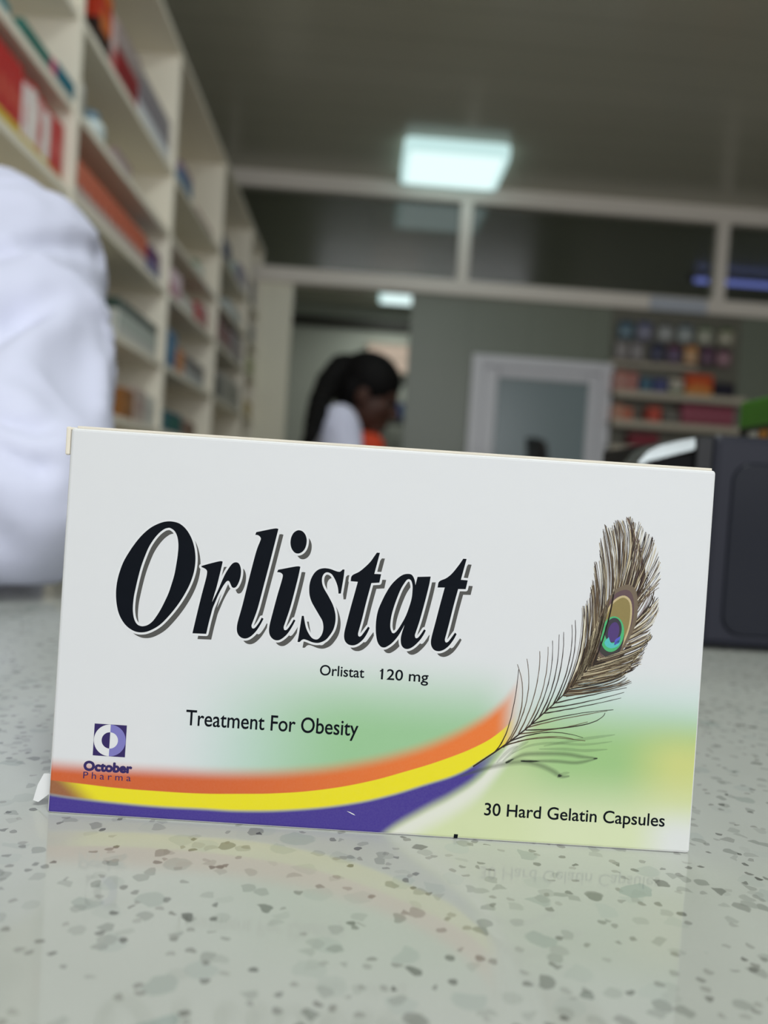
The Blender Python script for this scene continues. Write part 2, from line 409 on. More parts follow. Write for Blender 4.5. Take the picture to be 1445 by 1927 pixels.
def wall_panel_mat():
    k = NT('laminate_wall')
    sx = k.n.new('ShaderNodeSeparateXYZ')
    k.put(sx.inputs[0], k.coord())
    fr = k.math('FRACT', k.math('MULTIPLY', k.math('SUBTRACT', sx.outputs[0], 0.21), 1 / 0.36))
    seam = k.step(0.0, 0.012, fr)
    c = k.mix(k.noise(k.coord(), 2.0, 2), lin((118, 126, 112)), lin((130, 136, 122)))
    k.put(k.bsdf.inputs['Base Color'], k.mix(seam, lin((84, 92, 80)), c))
    k.bsdf.inputs['Roughness'].default_value = 0.35
    return k.m


def floor_mat():
    k = NT('floor_tile')
    b = k.n.new('ShaderNodeTexBrick')
    b.offset = 0
    k.put(b.inputs['Vector'], k.coord())
    b.inputs['Scale'].default_value = 1.0
    b.inputs['Brick Width'].default_value = 0.6
    b.inputs['Row Height'].default_value = 0.6
    b.inputs['Mortar Size'].default_value = 0.004
    b.inputs['Color1'].default_value = (*lin((178, 170, 158)), 1)
    b.inputs['Color2'].default_value = (*lin((170, 163, 152)), 1)
    b.inputs['Mortar'].default_value = (*lin((110, 106, 98)), 1)
    k.l.new(b.outputs[0], k.bsdf.inputs['Base Color'])
    k.bsdf.inputs['Roughness'].default_value = 0.25
    return k.m


M_WALL = mat('painted_wall', (150, 148, 138), 0.7, 0.04, 3)
M_ALU = mat('coated_aluminium', (240, 232, 222), 0.4, 0.03, 8)
M_UPVC = mat('white_upvc', (226, 226, 232), 0.35, 0.02, 8)
M_GLASS = glass('partition_glass', (0.78, 0.82, 0.78), 0.85)

struct(obj('floor', BX(-1.0, 4.05, -2.1, 7.6, FLOOR - 0.05, FLOOR), floor_mat()), 'pale tiled floor')
struct(obj('ceiling', BX(-1.0, 4.05, -2.1, 7.6, CEIL, CEIL + 0.05), ceiling_mat()), 'dark grey glossy plank ceiling')
struct(obj('wall_left', BX(-1.0, -0.96, -2.1, 7.6, FLOOR, CEIL), M_WALL), 'pale wall behind the shelving')
bm = BX(2.75, 2.80, -2.1, YB + 0.03, FLOOR, CEIL)
struct(obj('wall_right', bm, M_WALL), 'pale wall on the right')
struct(obj('wall_right_back', BX(4.0, 4.05, YB, 7.6, FLOOR, CEIL), M_WALL), 'pale right wall of the room behind the partition')
struct(obj('wall_far', BX(-1.0, 4.05, 7.5, 7.6, FLOOR, CEIL), mat('far_wall_paint', (196, 198, 184), 0.7, 0.04, 3)), 'grey green wall seen through the doorway')
bm = bmesh.new()
box(bm, -0.96, -0.8, -2.0, -1.9, FLOOR, CEIL)
box(bm, 2.2, 2.75, -2.0, -1.9, FLOOR, CEIL)
box(bm, -0.8, 2.2, -2.0, -1.9, FLOOR, 0.1)
box(bm, -0.8, 2.2, -2.0, -1.9, 1.6, CEIL)
struct(obj('wall_front', bm, M_WALL), 'shop front wall around its wide opening')

bm = BX(0.225, 0.60, YB - 0.02, YB + 0.03, FLOOR, 1.24)
box(bm, 0.60, 1.437, YB - 0.02, YB + 0.03, 0.905, 1.24)
box(bm, 1.437, 2.75, YB - 0.02, YB + 0.03, FLOOR, 1.24)
struct(obj('wall_back', bm, wall_panel_mat()), 'grey green laminate partition wall around the white door')
bm = BX(-0.96, -0.47, YB - 0.02, YB + 0.03, FLOOR, 1.24)
struct(obj('wall_back_stile', bm, mat('cream_stile', (244, 240, 220), 0.5, 0.03, 4)), 'cream wall strip between shelving and doorway')

struct(obj('trim_1', BX(-0.96, 2.75, YB - 0.04, YB + 0.05, 1.775, CEIL, 0.006), M_ALU), 'pale rail along the top of the glazed partition')
struct(obj('trim_2', BX(-0.96, 2.75, YB - 0.05, YB + 0.05, 1.235, 1.322, 0.006), M_ALU), 'pale rail under the transom panes')
struct(obj('trim_3', BX(-0.885, -0.83, YB - 0.04, YB + 0.05, 1.32, 1.776, 0.005), M_ALU), 'pale post at the left end of the transom')
struct(obj('trim_4', BX(0.475, 0.545, YB - 0.04, YB + 0.05, 1.32, 1.776, 0.005), M_ALU), 'pale post below the square ceiling light')
struct(obj('trim_5', BX(2.0, 2.068, YB - 0.04, YB + 0.05, 1.32, 1.776, 0.005), M_ALU), 'pale post at the right of the transom')
for n, (a, b, lb) in enumerate(((-0.83, 0.475, 'left transom pane'), (0.545, 2.0, 'wide middle transom pane'), (2.068, 2.75, 'right transom pane with a violet tube behind'))):
    struct(obj('window_%d' % (n + 1), BX(a, b, YB, YB + 0.006, 1.322, 1.775), M_GLASS), lb)
struct(obj('trim_6', BX(-0.96, 4.0, 7.44, 7.5, 1.66, 1.76), mat('dark_band', (60, 58, 50), 0.6)), 'dark band high on the far wall')

# white door with frosted pane
d = bpy.data.objects.new('door_1', None)
COL.objects.link(d)
d.location = (1.018, YB - 0.02, FLOOR)
struct(d, 'white framed door with frosted pane')
bm = bmesh.new()
H = 0.905 - FLOOR
box(bm, -0.418, -0.345, -0.03, 0.05, 0, H, 0.006)
box(bm, 0.345, 0.418, -0.03, 0.05, 0, H, 0.006)
box(bm, -0.345, 0.345, -0.03, 0.05, H - 0.065, H, 0.006)
obj('door_frame', bm, M_UPVC, d)
bm = bmesh.new()
box(bm, -0.345, -0.255, -0.012, 0.04, 0.01, H - 0.065, 0.012)
box(bm, 0.285, 0.345, -0.012, 0.04, 0.01, H - 0.065, 0.012)
box(bm, -0.255, 0.285, -0.012, 0.04, H - 0.125, H - 0.065, 0.012)
box(bm, -0.255, 0.285, -0.012, 0.04, 0.01, 0.16, 0.012)
obj('door_sash', bm, M_UPVC, d)
obj('door_pane', BX(-0.255, 0.285, 0.01, 0.018, 0.16, H - 0.125), mat('frosted_pane', (132, 148, 152), 0.25, 0.05, 2), d)
bm = BX(-0.325, -0.295, -0.02, -0.012, 0.98, 1.12, 0.003)
box(bm, -0.32, -0.20, -0.05, -0.03, 1.06, 1.08, 0.006)
box(bm, -0.32, -0.30, -0.05, -0.015, 1.06, 1.08, 0.004)
obj('door_handle', bm, mat('brushed_steel', (170, 170, 172), 0.3, metal=1.0), d)

# high lit window on the far wall
wn = bpy.data.objects.new('window_4', None)
COL.objects.link(wn)
wn.location = (0.21, 7.47, 1.235)
struct(wn, 'small warm lit window high on the far wall')
bm = BX(-0.25, 0.25, -0.03, 0.03, 0.0, 0.03)
box(bm, -0.25, 0.25, -0.03, 0.03, 0.27, 0.30)
box(bm, -0.25, -0.22, -0.03, 0.03, 0.03, 0.27)
box(bm, 0.22, 0.25, -0.03, 0.03, 0.03, 0.27)
box(bm, -0.22, 0.22, -0.02, 0.02, 0.15, 0.165)
obj('window_frame', bm, mat('warm_frame', (186, 170, 152), 0.5), wn)
obj('window_pane', BX(-0.22, 0.22, -0.005, 0.005, 0.03, 0.27), glow('window_daylight', (196, 178, 160), 0.9), wn)


# ------------------------------------------------------------------ ceiling lights
def rounded_plate(bm, x0, x1, y0, y1, z0, z1, r, n=6, mi=0):
    pts = []
    for cx, cy, a0 in ((x1 - r, y1 - r, 0), (x0 + r, y1 - r, 90), (x0 + r, y0 + r, 180), (x1 - r, y0 + r, 270)):
        for i in range(n + 1):
            a = math.radians(a0 + 90 * i / n)
            pts.append((cx + r * math.cos(a), cy + r * math.sin(a)))
    return loft(bm, [[(x, y, z0) for x, y in pts], [(x, y, z1) for x, y in pts]], mi, True, False)


G_LED = glow('led_diffuser', (228, 252, 250), 1.12)
G_EDGE = glow('led_edge', (206, 240, 238), 0.95)


def led(name, label, cx, cy, sx, sy, zb, power=0.0):
    t = thing(name, label, 'ceiling light', (cx, cy, CEIL), 0, 'square ceiling lights')
    a, b, h = sx / 2, sy / 2, zb - CEIL
    obj('rim', rounded_plate(bmesh.new(), -a, a, -b, b, h, 0, .04), G_EDGE, t)
    obj('diffuser', rounded_plate(bmesh.new(), -a + .03, a - .03, -b + .03, b - .03, h - .003, h + .002, .03), G_LED, t)
    if power:
        l = area_light('lamp', (0, 0, h - 0.006), (0, 0, 0), sx - .06, sy - .06, power, (0.93, 1.0, 0.98))
        l.parent = t
    return t


led('ceiling_light', 'large square white ceiling light in front of the glazed partition', 0.38, 4.045, 0.545, 0.45, 1.81)
led('ceiling_light', 'small distant ceiling light seen through the doorway', 0.235, 6.75, 0.36, 0.62, 1.825, 7)
# the same lamps further forward in the shop, above the picture
led('ceiling_light', 'square ceiling light above the shelving, over the top of the photo', 0.38, 1.55, 0.545, 0.45, 1.81, 7)
led('ceiling_light', 'square ceiling light over the near end of the counter, behind the camera', 0.38, -0.75, 0.545, 0.45, 1.81, 24)

t = thing('tube_light', 'violet fluorescent tube behind the right transom pane', 'tube light', (3.1, 5.62, CEIL))
obj('batten', BX(-0.72, 0.72, -0.02, 0.02, -0.03, 0, 0.004), mat('batten_grey', (90, 90, 100), 0.5), t)
obj('tube', tube(bmesh.new(), [(-0.70, 0, -0.05), (0.70, 0, -0.05)], 0.018, 12), glow('violet_tube', (140, 150, 250), 1.1), t)
for x in (-0.7, 0.7):
    obj('end_cap', BX(x - 0.012, x + 0.012, -0.02, 0.02, -0.07, -0.028, 0.003), mat('batten_grey', (90, 90, 100)), t)


# ------------------------------------------------------------------ counter
def quartz():
    k = NT('speckled_quartz')
    co = k.coord()
    nz = k.n.new('ShaderNodeTexNoise')
    k.put(nz.inputs['Vector'], co)
    nz.inputs['Scale'].default_value = 420
    nz.inputs['Detail'].default_value = 2
    va = k.n.new('ShaderNodeVectorMath')
    va.operation = 'SCALE'
    k.put(va.inputs[0], nz.outputs['Color'])
    va.inputs['Scale'].default_value = 0.0011
    vb = k.n.new('ShaderNodeVectorMath')
    vb.operation = 'ADD'
    k.put(vb.inputs[0], co)
    k.put(vb.inputs[1], va.outputs[0])

    def chips(cell, thr, off, soft=0.0):
        mp = k.n.new('ShaderNodeMapping')
        mp.inputs['Location'].default_value = off
        mp.inputs['Rotation'].default_value = (0, 0, off[0] * 3)
        mp.inputs['Scale'].default_value = (0.85, 0.95, 1)
        k.put(mp.inputs['Vector'], vb.outputs[0])
        v = k.n.new('ShaderNodeTexVoronoi')
        v.voronoi_dimensions = '2D'
        v.inputs['Scale'].default_value = 1 / cell
        k.put(v.inputs['Vector'], mp.outputs[0])
        s = k.n.new('ShaderNodeSeparateColor')
        k.put(s.inputs[0], v.outputs['Color'])
        sel = k.math('LESS_THAN', s.outputs[0], thr)
        inner = k.step(0.62, 0.5, v.outputs['Distance'])
        return k.math('MULTIPLY', sel, inner), s.outputs[1], s.outputs[2]

    base = k.mix(k.noise(co, 60, 3), lin((177, 179, 172)), lin((186, 188, 182)))
    base = k.mix(k.math('MULTIPLY', k.noise(co, 1600, 2), 0.2), base, lin((157, 160, 153)))
    for cell, thr, off, lo, hi, f in (
            (0.0038, 0.11, (0.3, 0.1, 0), (151, 158, 151), (172, 177, 172), 0.75),
            (0.0022, 0.11, (1.7, 0.6, 0), (127, 131, 124), (164, 167, 160), 0.8),
            (0.0026, 0.026, (4.1, 0.2, 0), (88, 89, 83), (133, 136, 129), 0.85),
            (0.0012, 0.065, (0.9, 2.2, 0), (64, 64, 60), (143, 143, 136), 0.8),
            (0.0052, 0.012, (2.9, 1.2, 0), (139, 153, 146), (153, 162, 157), 0.8)):
        m_, g_, b_ = chips(cell, thr, off)
        base = k.mix(k.math('MULTIPLY', m_, k.math('ADD', k.math('MULTIPLY', b_, 0.5), f - 0.47)), base, k.mix(g_, lin(lo), lin(hi)))
    k.put(k.bsdf.inputs['Base Color'], base)
    k.bsdf.inputs['Roughness'].default_value = 0.07
    k.bsdf.inputs['Specular IOR Level'].default_value = 0.42
    return k.m


t = thing('counter', 'speckled pale quartz counter carrying the upright medicine carton', 'counter', (0, 0, FLOOR))
obj('worktop', BX(-1.0 + 0.045, 0.95, -0.22, 0.505, -FLOOR - 0.03, -FLOOR, 0.002), quartz(), t)
obj('base_cabinet', BX(-0.94, 0.93, -0.16, 0.45, 0.0, -FLOOR - 0.03, 0.002), mat('counter_laminate', (206, 204, 196), 0.4), t)


def carton_front():
    """printed card: sizes in millimetres, u across and v up the front panel"""
    k = NT('printed_carton_front')
    sx = k.n.new('ShaderNodeSeparateXYZ')
    k.put(sx.inputs[0], k.coord())
    u = k.math('MULTIPLY', sx.outputs[0], 1000.0)
    v = k.math('MULTIPLY', sx.outputs[2], 1000.0)
    cv = lambda P: k.curve(P, u, 0.0, 130.0, -10.0, 60.0)
    X = lambda a, b: k.math('MULTIPLY', a, b)
    white = lin((203, 203, 205))
    # green blush above the swoosh
    gl = X(X(k.step(38, 20, v), k.step(24, 62, u)), k.step(97, 84, u))
    col = k.mix(X(k.step(40, 12, v), X(k.step(18, 44, u), k.step(97, 84, u))), white, lin((184, 200, 200)))
    col = k.mix(X(gl, 0.95), col, lin((136, 178, 130)))
    # green field at the right
    right = X(k.step(39, 26, v), k.step(90, 104, u))
    field = k.mix(k.step(33, 20, v), lin((180, 199, 193)), lin((143, 178, 118)))
    field = k.mix(X(k.step(113, 127, u), k.step(28, 18, v)), field, lin((186, 190, 118)))
    field = k.mix(k.step(18, 4, v), field, lin((195, 202, 165)))
    field = k.mix(X(k.step(117, 127, u), k.step(11, 3, v)), field, lin((203, 204, 202)))
    col = k.mix(right, col, field)
    # orange band
    o_top, y_top, y_bot, b_bot = cv(ORANGE_TOP), cv(YELLOW_TOP), cv(YELLOW_BOTTOM), cv(BLUE_BOTTOM)
    d = k.math('SUBTRACT', v, o_top)
    orange = k.mix(k.step(20, 85, u), lin((190, 86, 38)), lin((214, 108, 40)))
    col = k.mix(X(k.step(1.9, -1.9, d), k.step(94.5, 88.5, u)), col, orange)
    # pale green ground beneath the curve, with a white streak beside the blue
    d = k.math('SUBTRACT', v, y_bot)
    e = k.math('SUBTRACT', b_bot, v)
    low = k.mix(k.step(18, 4, v), lin((168, 188, 136)), lin((191, 199, 156)))
    low = k.mix(X(k.step(0.0, 1.5, e), k.step(6.5, 2.0, e)), low, lin((206, 206, 194)))
    low = k.mix(k.step(92, 104, u), low, field)
    under = X(k.step(0.45, -0.45, d), k.step(116, 106, u))
    # yellow band
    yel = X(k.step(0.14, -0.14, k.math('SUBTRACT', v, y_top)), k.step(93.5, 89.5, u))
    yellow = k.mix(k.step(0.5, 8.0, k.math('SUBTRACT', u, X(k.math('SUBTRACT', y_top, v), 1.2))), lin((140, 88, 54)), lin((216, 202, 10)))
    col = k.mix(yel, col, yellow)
    col = k.mix(under, col, low)
    blue = X(X(k.step(0.5, -0.6, d), k.step(1.4, -1.6, e)), k.step(94, 84, u))
    col = k.mix(blue, col, lin((58, 42, 128)))
    col = k.mix(X(k.noise(k.coord(), 2600, 2), 0.05), col, lin((200, 200, 200)))
    k.put(k.bsdf.inputs['Base Color'], col)
    k.bsdf.inputs['Roughness'].default_value = 0.38
    k.bsdf.inputs['Specular IOR Level'].default_value = 0.25
    k.bump(k.noise(k.coord(), 60, 2), 0.06, 0.002)
    return k.m


# ------------------------------------------------------------------ the medicine carton
CW, CH, CD = 0.130, 0.0777, 0.030
LEAN = math.radians(1.174)
SL, CL = math.sin(LEAN), math.cos(LEAN)
carton = thing('medicine_carton', 'white medicine carton with rainbow swoosh and peacock feather, upright on the counter', 'box', (-0.05879, 0.1498, 0.0), -0.02716)
WHITE = mat('white_card', (214, 214, 214), 0.45, 0.02, 60)
CREAM = mat('raw_card_edge', (214, 206, 192), 0.8, 0.05, 300)


def on_face(u, v, off=0.0):
    """u, v in mm on the front panel; off in mm towards the viewer"""
    return Vector((u / 1000, v / 1000 * SL - off / 1000 * CL, v / 1000 * CL + off / 1000 * SL))


bm = bmesh.new()
bmesh.ops.create_cube(bm, size=1.0)
for q in bm.verts:
    q.co = Vector(((q.co.x + .5) * CW, (q.co.y + .5) * CD, (q.co.z + .5) * CH))
bmesh.ops.bevel(bm, geom=list(bm.edges), offset=0.0007, segments=3, affect='EDGES', profile=0.5)
for q in bm.verts:
    q.co.y += q.co.z * SL
bm.normal_update()
for f in bm.faces:
    f.material_index = 0 if f.normal.y < -0.9 else 1
obj('carton_body', bm, [carton_front(), WHITE], carton)

bm = BX(0.0012, 0.1292, 0.0016, CD - 0.0004, CH - 0.0001, CH + 0.00042, 0.0001)
bmesh.ops.translate(bm, verts=bm.verts, vec=(0, CH * SL - 0.0013, 0))
tag(obj('top_flap', bm, CREAM, carton), 'raw cream card edge of the top flap', None)
bm = bmesh.new()
box(bm, -0.0012, -0.0002, 0.0022, 0.0030, 0.0722, 0.0779, 0.0003)
box(bm, -0.0012, 0.003, 0.0024, CD - 0.002, 0.0773, 0.0778, 0.0001)
tag(obj('end_flap', bm, CREAM, carton), 'cream end flap standing out at the left edge', None)


def prism_xz(bm, pts, y0, y1):
    return loft(bm, [[(x, y0, z) for x, z in pts], [(x, y1, z) for x, z in pts]], 0, True, False)


tag(obj('tuck_tab', prism_xz(bmesh.new(), [(-0.0041, 0.0012), (-0.0030, 0.0009), (-0.0010, 0.0026), (0.0004, 0.0030), (0.0004, 0.0064), (-0.0012, 0.0069), (-0.0022, 0.0068), (-0.0033, 0.0045)], 0.0028, 0.0032), WHITE, carton), 'white tab poking out at the lower left', None)


def flat(loops_list, off, bm=None, mi=0):
    """fill outlines (each a list of loops: outer and holes) flat on the front panel"""
    bm = bm or bmesh.new()
    for loops in loops_list:
        flatp = [p for l in loops for p in l]
        tris = tessellate_polygon([[Vector((p[0], p[1], 0)) for p in l] for l in loops])
        vs = [bm.verts.new(on_face(p[0], p[1], off)) for p in flatp]
        for t in tris:
            try:
                f = bm.faces.new([vs[i] for i in t])
                f.material_index = mi
            except ValueError:
                pass
    return bm


def face_out(bm):
    n = Vector((0, -CL, SL))
    bm.normal_update()
    for f in bm.faces:
        if f.normal.dot(n) < 0:
            f.normal_flip()
    return bm


def ribbon(bm, pts, widths, off, mi=0):
    """flat printed stroke"""
    P = [Vector((p[0], p[1])) for p in pts]
    row = []
    for i, p in enumerate(P):
        t = P[min(i + 1, len(P) - 1)] - P[max(i - 1, 0)]
        if t.length < 1e-9:
            t = Vector((1, 0))
        t.normalize()
        nrm = Vector((-t.y, t.x)) * (widths[i] / 2)
        row.append((bm.verts.new(on_face(*(p + nrm), off)), bm.verts.new(on_face(*(p - nrm), off))))
    for a, b in zip(row, row[1:]):
        f = bm.faces.new((a[0], a[1], b[1], b[0]))
        f.material_index = mi


INK = mat('black_ink', (12, 16, 23), 0.6, 0.1, 400, spec=0.06)
GREY_INK = mat('grey_ink', (80, 79, 77), 0.6, 0.12, 2500, spec=0.08)
PAPER = mat('paper_white', (206, 206, 208), 0.38, 0.01, spec=0.25)
letters = [[shape2d(l) for l in TITLE[k]] for k in ('O', 'r', 'l', 'i', 'dot', 's', 't', 'a', 't2')]
sh = Vector(SHADOW_SHIFT)
bm = flat([[[p + sh for p in l] for l in L] for L in letters], 0.015)
tag(obj('title_shadow', face_out(bm), GREY_INK, carton), 'grey drop shadow of the large title', None)


def halo(loops, d):
    """a band d mm to each side of the outlines, as triangles that do not overlap"""
    V, F = [], []

    def poly(ps):
        F.append(list(range(len(V), len(V) + len(ps))))
        V.extend(ps)
    for l in loops:
        for a, b in zip(l, list(l[1:]) + [l[0]]):
            t = b - a
            if t.length < 1e-6:
                continue
            n = Vector((-t.y, t.x)).normalized() * d
            poly([a - n, b - n, b + n, a + n])
            poly([b + Vector((d * math.cos(k * PI / 5), d * math.sin(k * PI / 5))) for k in range(10)])
    vs, es, fs, ov, oe, of = delaunay_2d_cdt(V, [], F, 0, 1e-5)
    return vs, [f for f, o in zip(fs, of) if o]


bm = bmesh.new()
for n, L in enumerate(letters):
    vs, fs = halo(L, 0.45)
    vs = [bm.verts.new(on_face(q.x, q.y, 0.022 + 0.0006 * n)) for q in vs]
    for p in fs:
        bm.faces.new([vs[k] for k in p])
tag(obj('title_outline', face_out(bm), PAPER, carton), 'white outline between title and shadow', None)
tag(obj('title_lettering', face_out(flat(letters, 0.034)), INK, carton), 'large black bold italic title', None)


def type_mesh(s, spacing=1.0, bold=0.0):
    c = bpy.data.curves.new('t', 'FONT')
    c.body = s
    c.size = 1.0
    c.offset = bold
    c.space_character = spacing
    c.resolution_u = 6
    o = link('t', c)
    dg = bpy.context.evaluated_depsgraph_get()
    dg.update()
    me = bpy.data.meshes.new_from_object(o.evaluated_get(dg))
    bpy.data.objects.remove(o)
    bpy.data.curves.remove(c)
    return me


CAP = max(q.co.y for q in type_mesh('H').vertices)


def words(name, s, u0, u1, v0, v1, m, label, bold=0.0, spacing=1.0, fat=0.0):
    """one line of sans lettering fitted between u0..u1 with cap height v0..v1; fat = extra stroke in mm"""
    me = type_mesh(s, spacing, bold)
    xs = [q.co.x for q in me.vertices]
    x0, x1 = min(xs), max(xs)
    bm = bmesh.new()
    steps = [(0, 0)] if not fat else [(math.cos(a * PI / 4) * fat, math.sin(a * PI / 4) * fat) for a in range(8)] + [(0, 0)]
    for n, (du, dv) in enumerate(steps):
        vs = [bm.verts.new(on_face(u0 + du + (q.co.x - x0) / (x1 - x0) * (u1 - u0), v0 + dv + q.co.y / CAP * (v1 - v0), 0.02 + n * 0.0006)) for q in me.vertices]
        for p in me.polygons:
            bm.faces.new([vs[k] for k in p.vertices])
    return tag(obj(name, face_out(bm), m, carton), label, None)


words('purpose_lettering', 'Treatment For Obesity', 26.75, 61.43, 19.58, 22.62, INK, 'black line naming the treatment', fat=0.035)
words('name_lettering', 'Orlistat', 53.0, 61.9, 31.38, 33.42, INK, 'small black name line', fat=0.03)
words('dose_lettering', '120 mg', 65.35, 74.84, 31.33, 33.42, INK, 'small black dose line', fat=0.03)
bm = bmesh.new()
ribbon(bm, [(65.62, 33.38), (65.38, 33.12), (65.02, 32.92)], [.26, .24, .2], 0.026)
obj('dose_flag', face_out(bm), INK, carton)
words('count_lettering', '30 Hard Gelatin Capsules', 87.95, 124.45, 5.28, 7.72, INK, 'black line giving the capsule count', fat=0.035)
VIOLET = mat('dark_violet_ink', (46, 34, 86), 0.5, 0.05, 300, spec=0.2)
words('maker_lettering', 'October', 6.95, 16.46, 9.2, 10.95, VIOLET, 'bold violet maker word under the emblem', fat=0.15)
words('maker_subtitle', 'Pharma', 6.88, 16.45, 7.5, 8.86, VIOLET, 'thin spaced violet word', spacing=1.5)


def ell(c, r, a0=0, a1=360, n=40):
    return [(c[0] + r * math.cos(math.radians(a0 + (a1 - a0) * i / n)), c[1] + r * math.sin(math.radians(a0 + (a1 - a0) * i / n))) for i in range(n + 1)]


ec = (11.75, 15.47)
bm = flat([[[(8.51, 12.25), (14.99, 12.25), (14.99, 18.69), (8.51, 18.69)]]], 0.02, mi=0)
ring = lambda a0, a1: [ell(ec, 3.2, a0, a1) + ell(ec, 1.64, a1, a0)]
flat([ring(90, 270)], 0.03, bm, 1)
flat([ring(-90, 90)], 0.03, bm, 2)
flat([[ell(ec, 1.64, -90, 90)]], 0.03, bm, 1)
tag(obj('emblem', face_out(bm), [VIOLET, PAPER, mat('lavender_ink', (112, 108, 172), 0.45)], carton), 'square emblem of a split white and lavender ring', None)
tag(obj('print_mark', face_out(flat([[[(82.13, 1.05), (82.95, 1.03), (82.87, 0.25), (82.09, 0.25)]]], 0.02)), INK, carton), 'tiny black mark on the bottom edge', None)
tag(obj('scuff', face_out(flat([[[(60.2, 4.3), (61.3, 3.75), (62.0, 3.5), (61.7, 3.8), (60.9, 4.15)], ]], 0.02)), PAPER, carton), 'small white scuff on the blue band', None)

# ---- the printed peacock feather
FM = [mat('barb_dark', (44, 34, 28), 0.5, spec=.2), mat('barb_brown', (88, 72, 54), 0.5, spec=.2), mat('barb_tan', (172, 158, 128), 0.5), mat('barb_pale', (206, 198, 176), 0.5), mat('barb_maroon', (92, 66, 66), 0.5)]
fr = random.Random(3)
bm = bmesh.new()


def bez(b, n=14, jit=0.0):
    p0, pm, p2 = [Vector(q) + Vector((fr.uniform(-jit, jit), fr.uniform(-jit, jit))) for q in b]
    c = pm * 2 - (p0 + p2) * 0.5
    return [p0 * (1 - t) ** 2 + c * 2 * t * (1 - t) + p2 * t * t for t in [i / n for i in range(n + 1)]]


def barb(b, w, mi, off, jit=0.0):
    P = bez(b, 14, jit)
    P = [p + Vector((fr.uniform(-.03, .03), fr.uniform(-.03, .03))) for p in P]
    ribbon(bm, P, [w * (1.0 - 0.62 * i / 14) * fr.uniform(.75, 1.2) for i in range(15)], off, mi)


def lerp(a, b, t):
    return [tuple(x + (y - x) * t for x, y in zip(p, q)) for p, q in zip(a, b)]


def fan(B, first_dense, extra, cols):
    for i, b in enumerate(B):
        if i < first_dense:
            barb(b, 0.25, 0 if fr.random() < .6 else 1, 0.05)
            continue
        for j in range(extra):
            c = lerp(B[i - 1], b, j / extra)
            barb(c, fr.uniform(.14, .30), fr.choice(cols), 0.03 + 0.002 * fr.random() * 10, 0.35)
        barb(b, 0.22, fr.choice(cols[:3]), 0.05)


fan(BARBS_LEFT, 11, 11, (0, 1, 0, 1, 2, 2, 3, 1))
RB = list(reversed(BARBS_RIGHT))
fan(RB, 11, 10, (0, 1, 0, 2, 1, 2, 3, 0))
for i in range(70):     # crown of the feather, behind and above the eye
    t = fr.random()
    a = lerp(BARBS_LEFT[-6], BARBS_RIGHT[1], t)
    barb(a, fr.uniform(.14, .3), fr.choice((0, 1, 4, 1, 2, 4)), 0.045, 0.5)
flat([[shape2d(UNDER_EYE, 60)]], 0.026, bm, 0)
S = [Vector(p) for p in SPINE]
ribbon(bm, S[:10], [.30, .30, .28, .26, .24, .22, .2, .18, .15, .1], 0.056, 0)
tag(obj('feather_barbs', face_out(bm), FM, carton), 'brown and tan barbs of the printed feather', None)
bm = bmesh.new()
for n, (key, off) in enumerate((('halo', .058), ('maroon', .062), ('gold', .066), ('bronze', .070), ('black', .074), ('green', .078), ('core', .082), ('purple', .086), ('teal', .090), ('blue', .090))):
    flat([[shape2d(EYE[key], 80, 3)]], off, bm, n)
tag(obj('feather_eye', face_out(bm), [mat('eye_' + n, c, 0.45, 0.08, 2500) for n, c in (('halo', (96, 80, 60)), ('maroon', (78, 52, 56)), ('gold', (176, 158, 116)), ('bronze', (124, 108, 54)), ('black', (24, 18, 14)), ('green', (54, 160, 98)), ('core', (18, 12, 30)), ('purple', (58, 26, 98)), ('teal', (66, 168, 168)), ('blue', (66, 72, 176)))], carton), 'green and purple eye of the printed feather', None)
# barbs that lie across the rim of the eye
bm = bmesh.new()
for i in range(46):
    t = fr.random()
    a = lerp(BARBS_LEFT[-9], BARBS_LEFT[-16], t)
    P = bez(a, 14, .3)[:8]
    ribbon(bm, P, [fr.uniform(.1, .2)] * 8, 0.094, fr.choice((0, 1, 2)))
for i in range(40):
    t = fr.random()
    a = lerp(BARBS_RIGHT[3], BARBS_RIGHT[8], t)
    P = bez(a, 14, .3)
    ribbon(bm, P, [fr.uniform(.1, .2)] * 15, 0.094, fr.choice((0, 1, 2)))
obj('feather_rim', face_out(bm), FM, carton)


def shade_ink():
    k = NT('feather_shade_ink')
    k.put(k.bsdf.inputs['Base Color'], lin((92, 104, 84)))
    k.bsdf.inputs['Alpha'].default_value = 0.085
    return k.m


bm = bmesh.new()
for i, s in enumerate(FEATHER_SHADE):
    W = (1.5, 1.2, 1.0, .7, .7, .7, .6, .7, .7)[i]
    P = [Vector(q) for q in s]
    Q = []
    for a in range(len(P) - 1):
        p0, p1, p2, p3 = P[max(a - 1, 0)], P[a], P[a + 1], P[min(a + 2, len(P) - 1)]
        for j in range(5):
            t = j / 5
            Q.append(0.5 * (2 * p1 + (p2 - p0) * t + (2 * p0 - 5 * p1 + 4 * p2 - p3) * t * t + (3 * p1 - p0 - 3 * p2 + p3) * t ** 3))
    Q.append(P[-1])
    n = len(Q)
    for j in range(4 if i < 3 else 2):
        ribbon(bm, Q, [W * (1 - .24 * j) * min(1, .35 + 2.2 * k / n, .3 + 3 * (n - 1 - k) / n) for k in range(n)], 0.012 + 0.003 * j)
tag(obj('feather_shade', face_out(bm), shade_ink(), carton), 'soft grey printed shade below the feather', None)

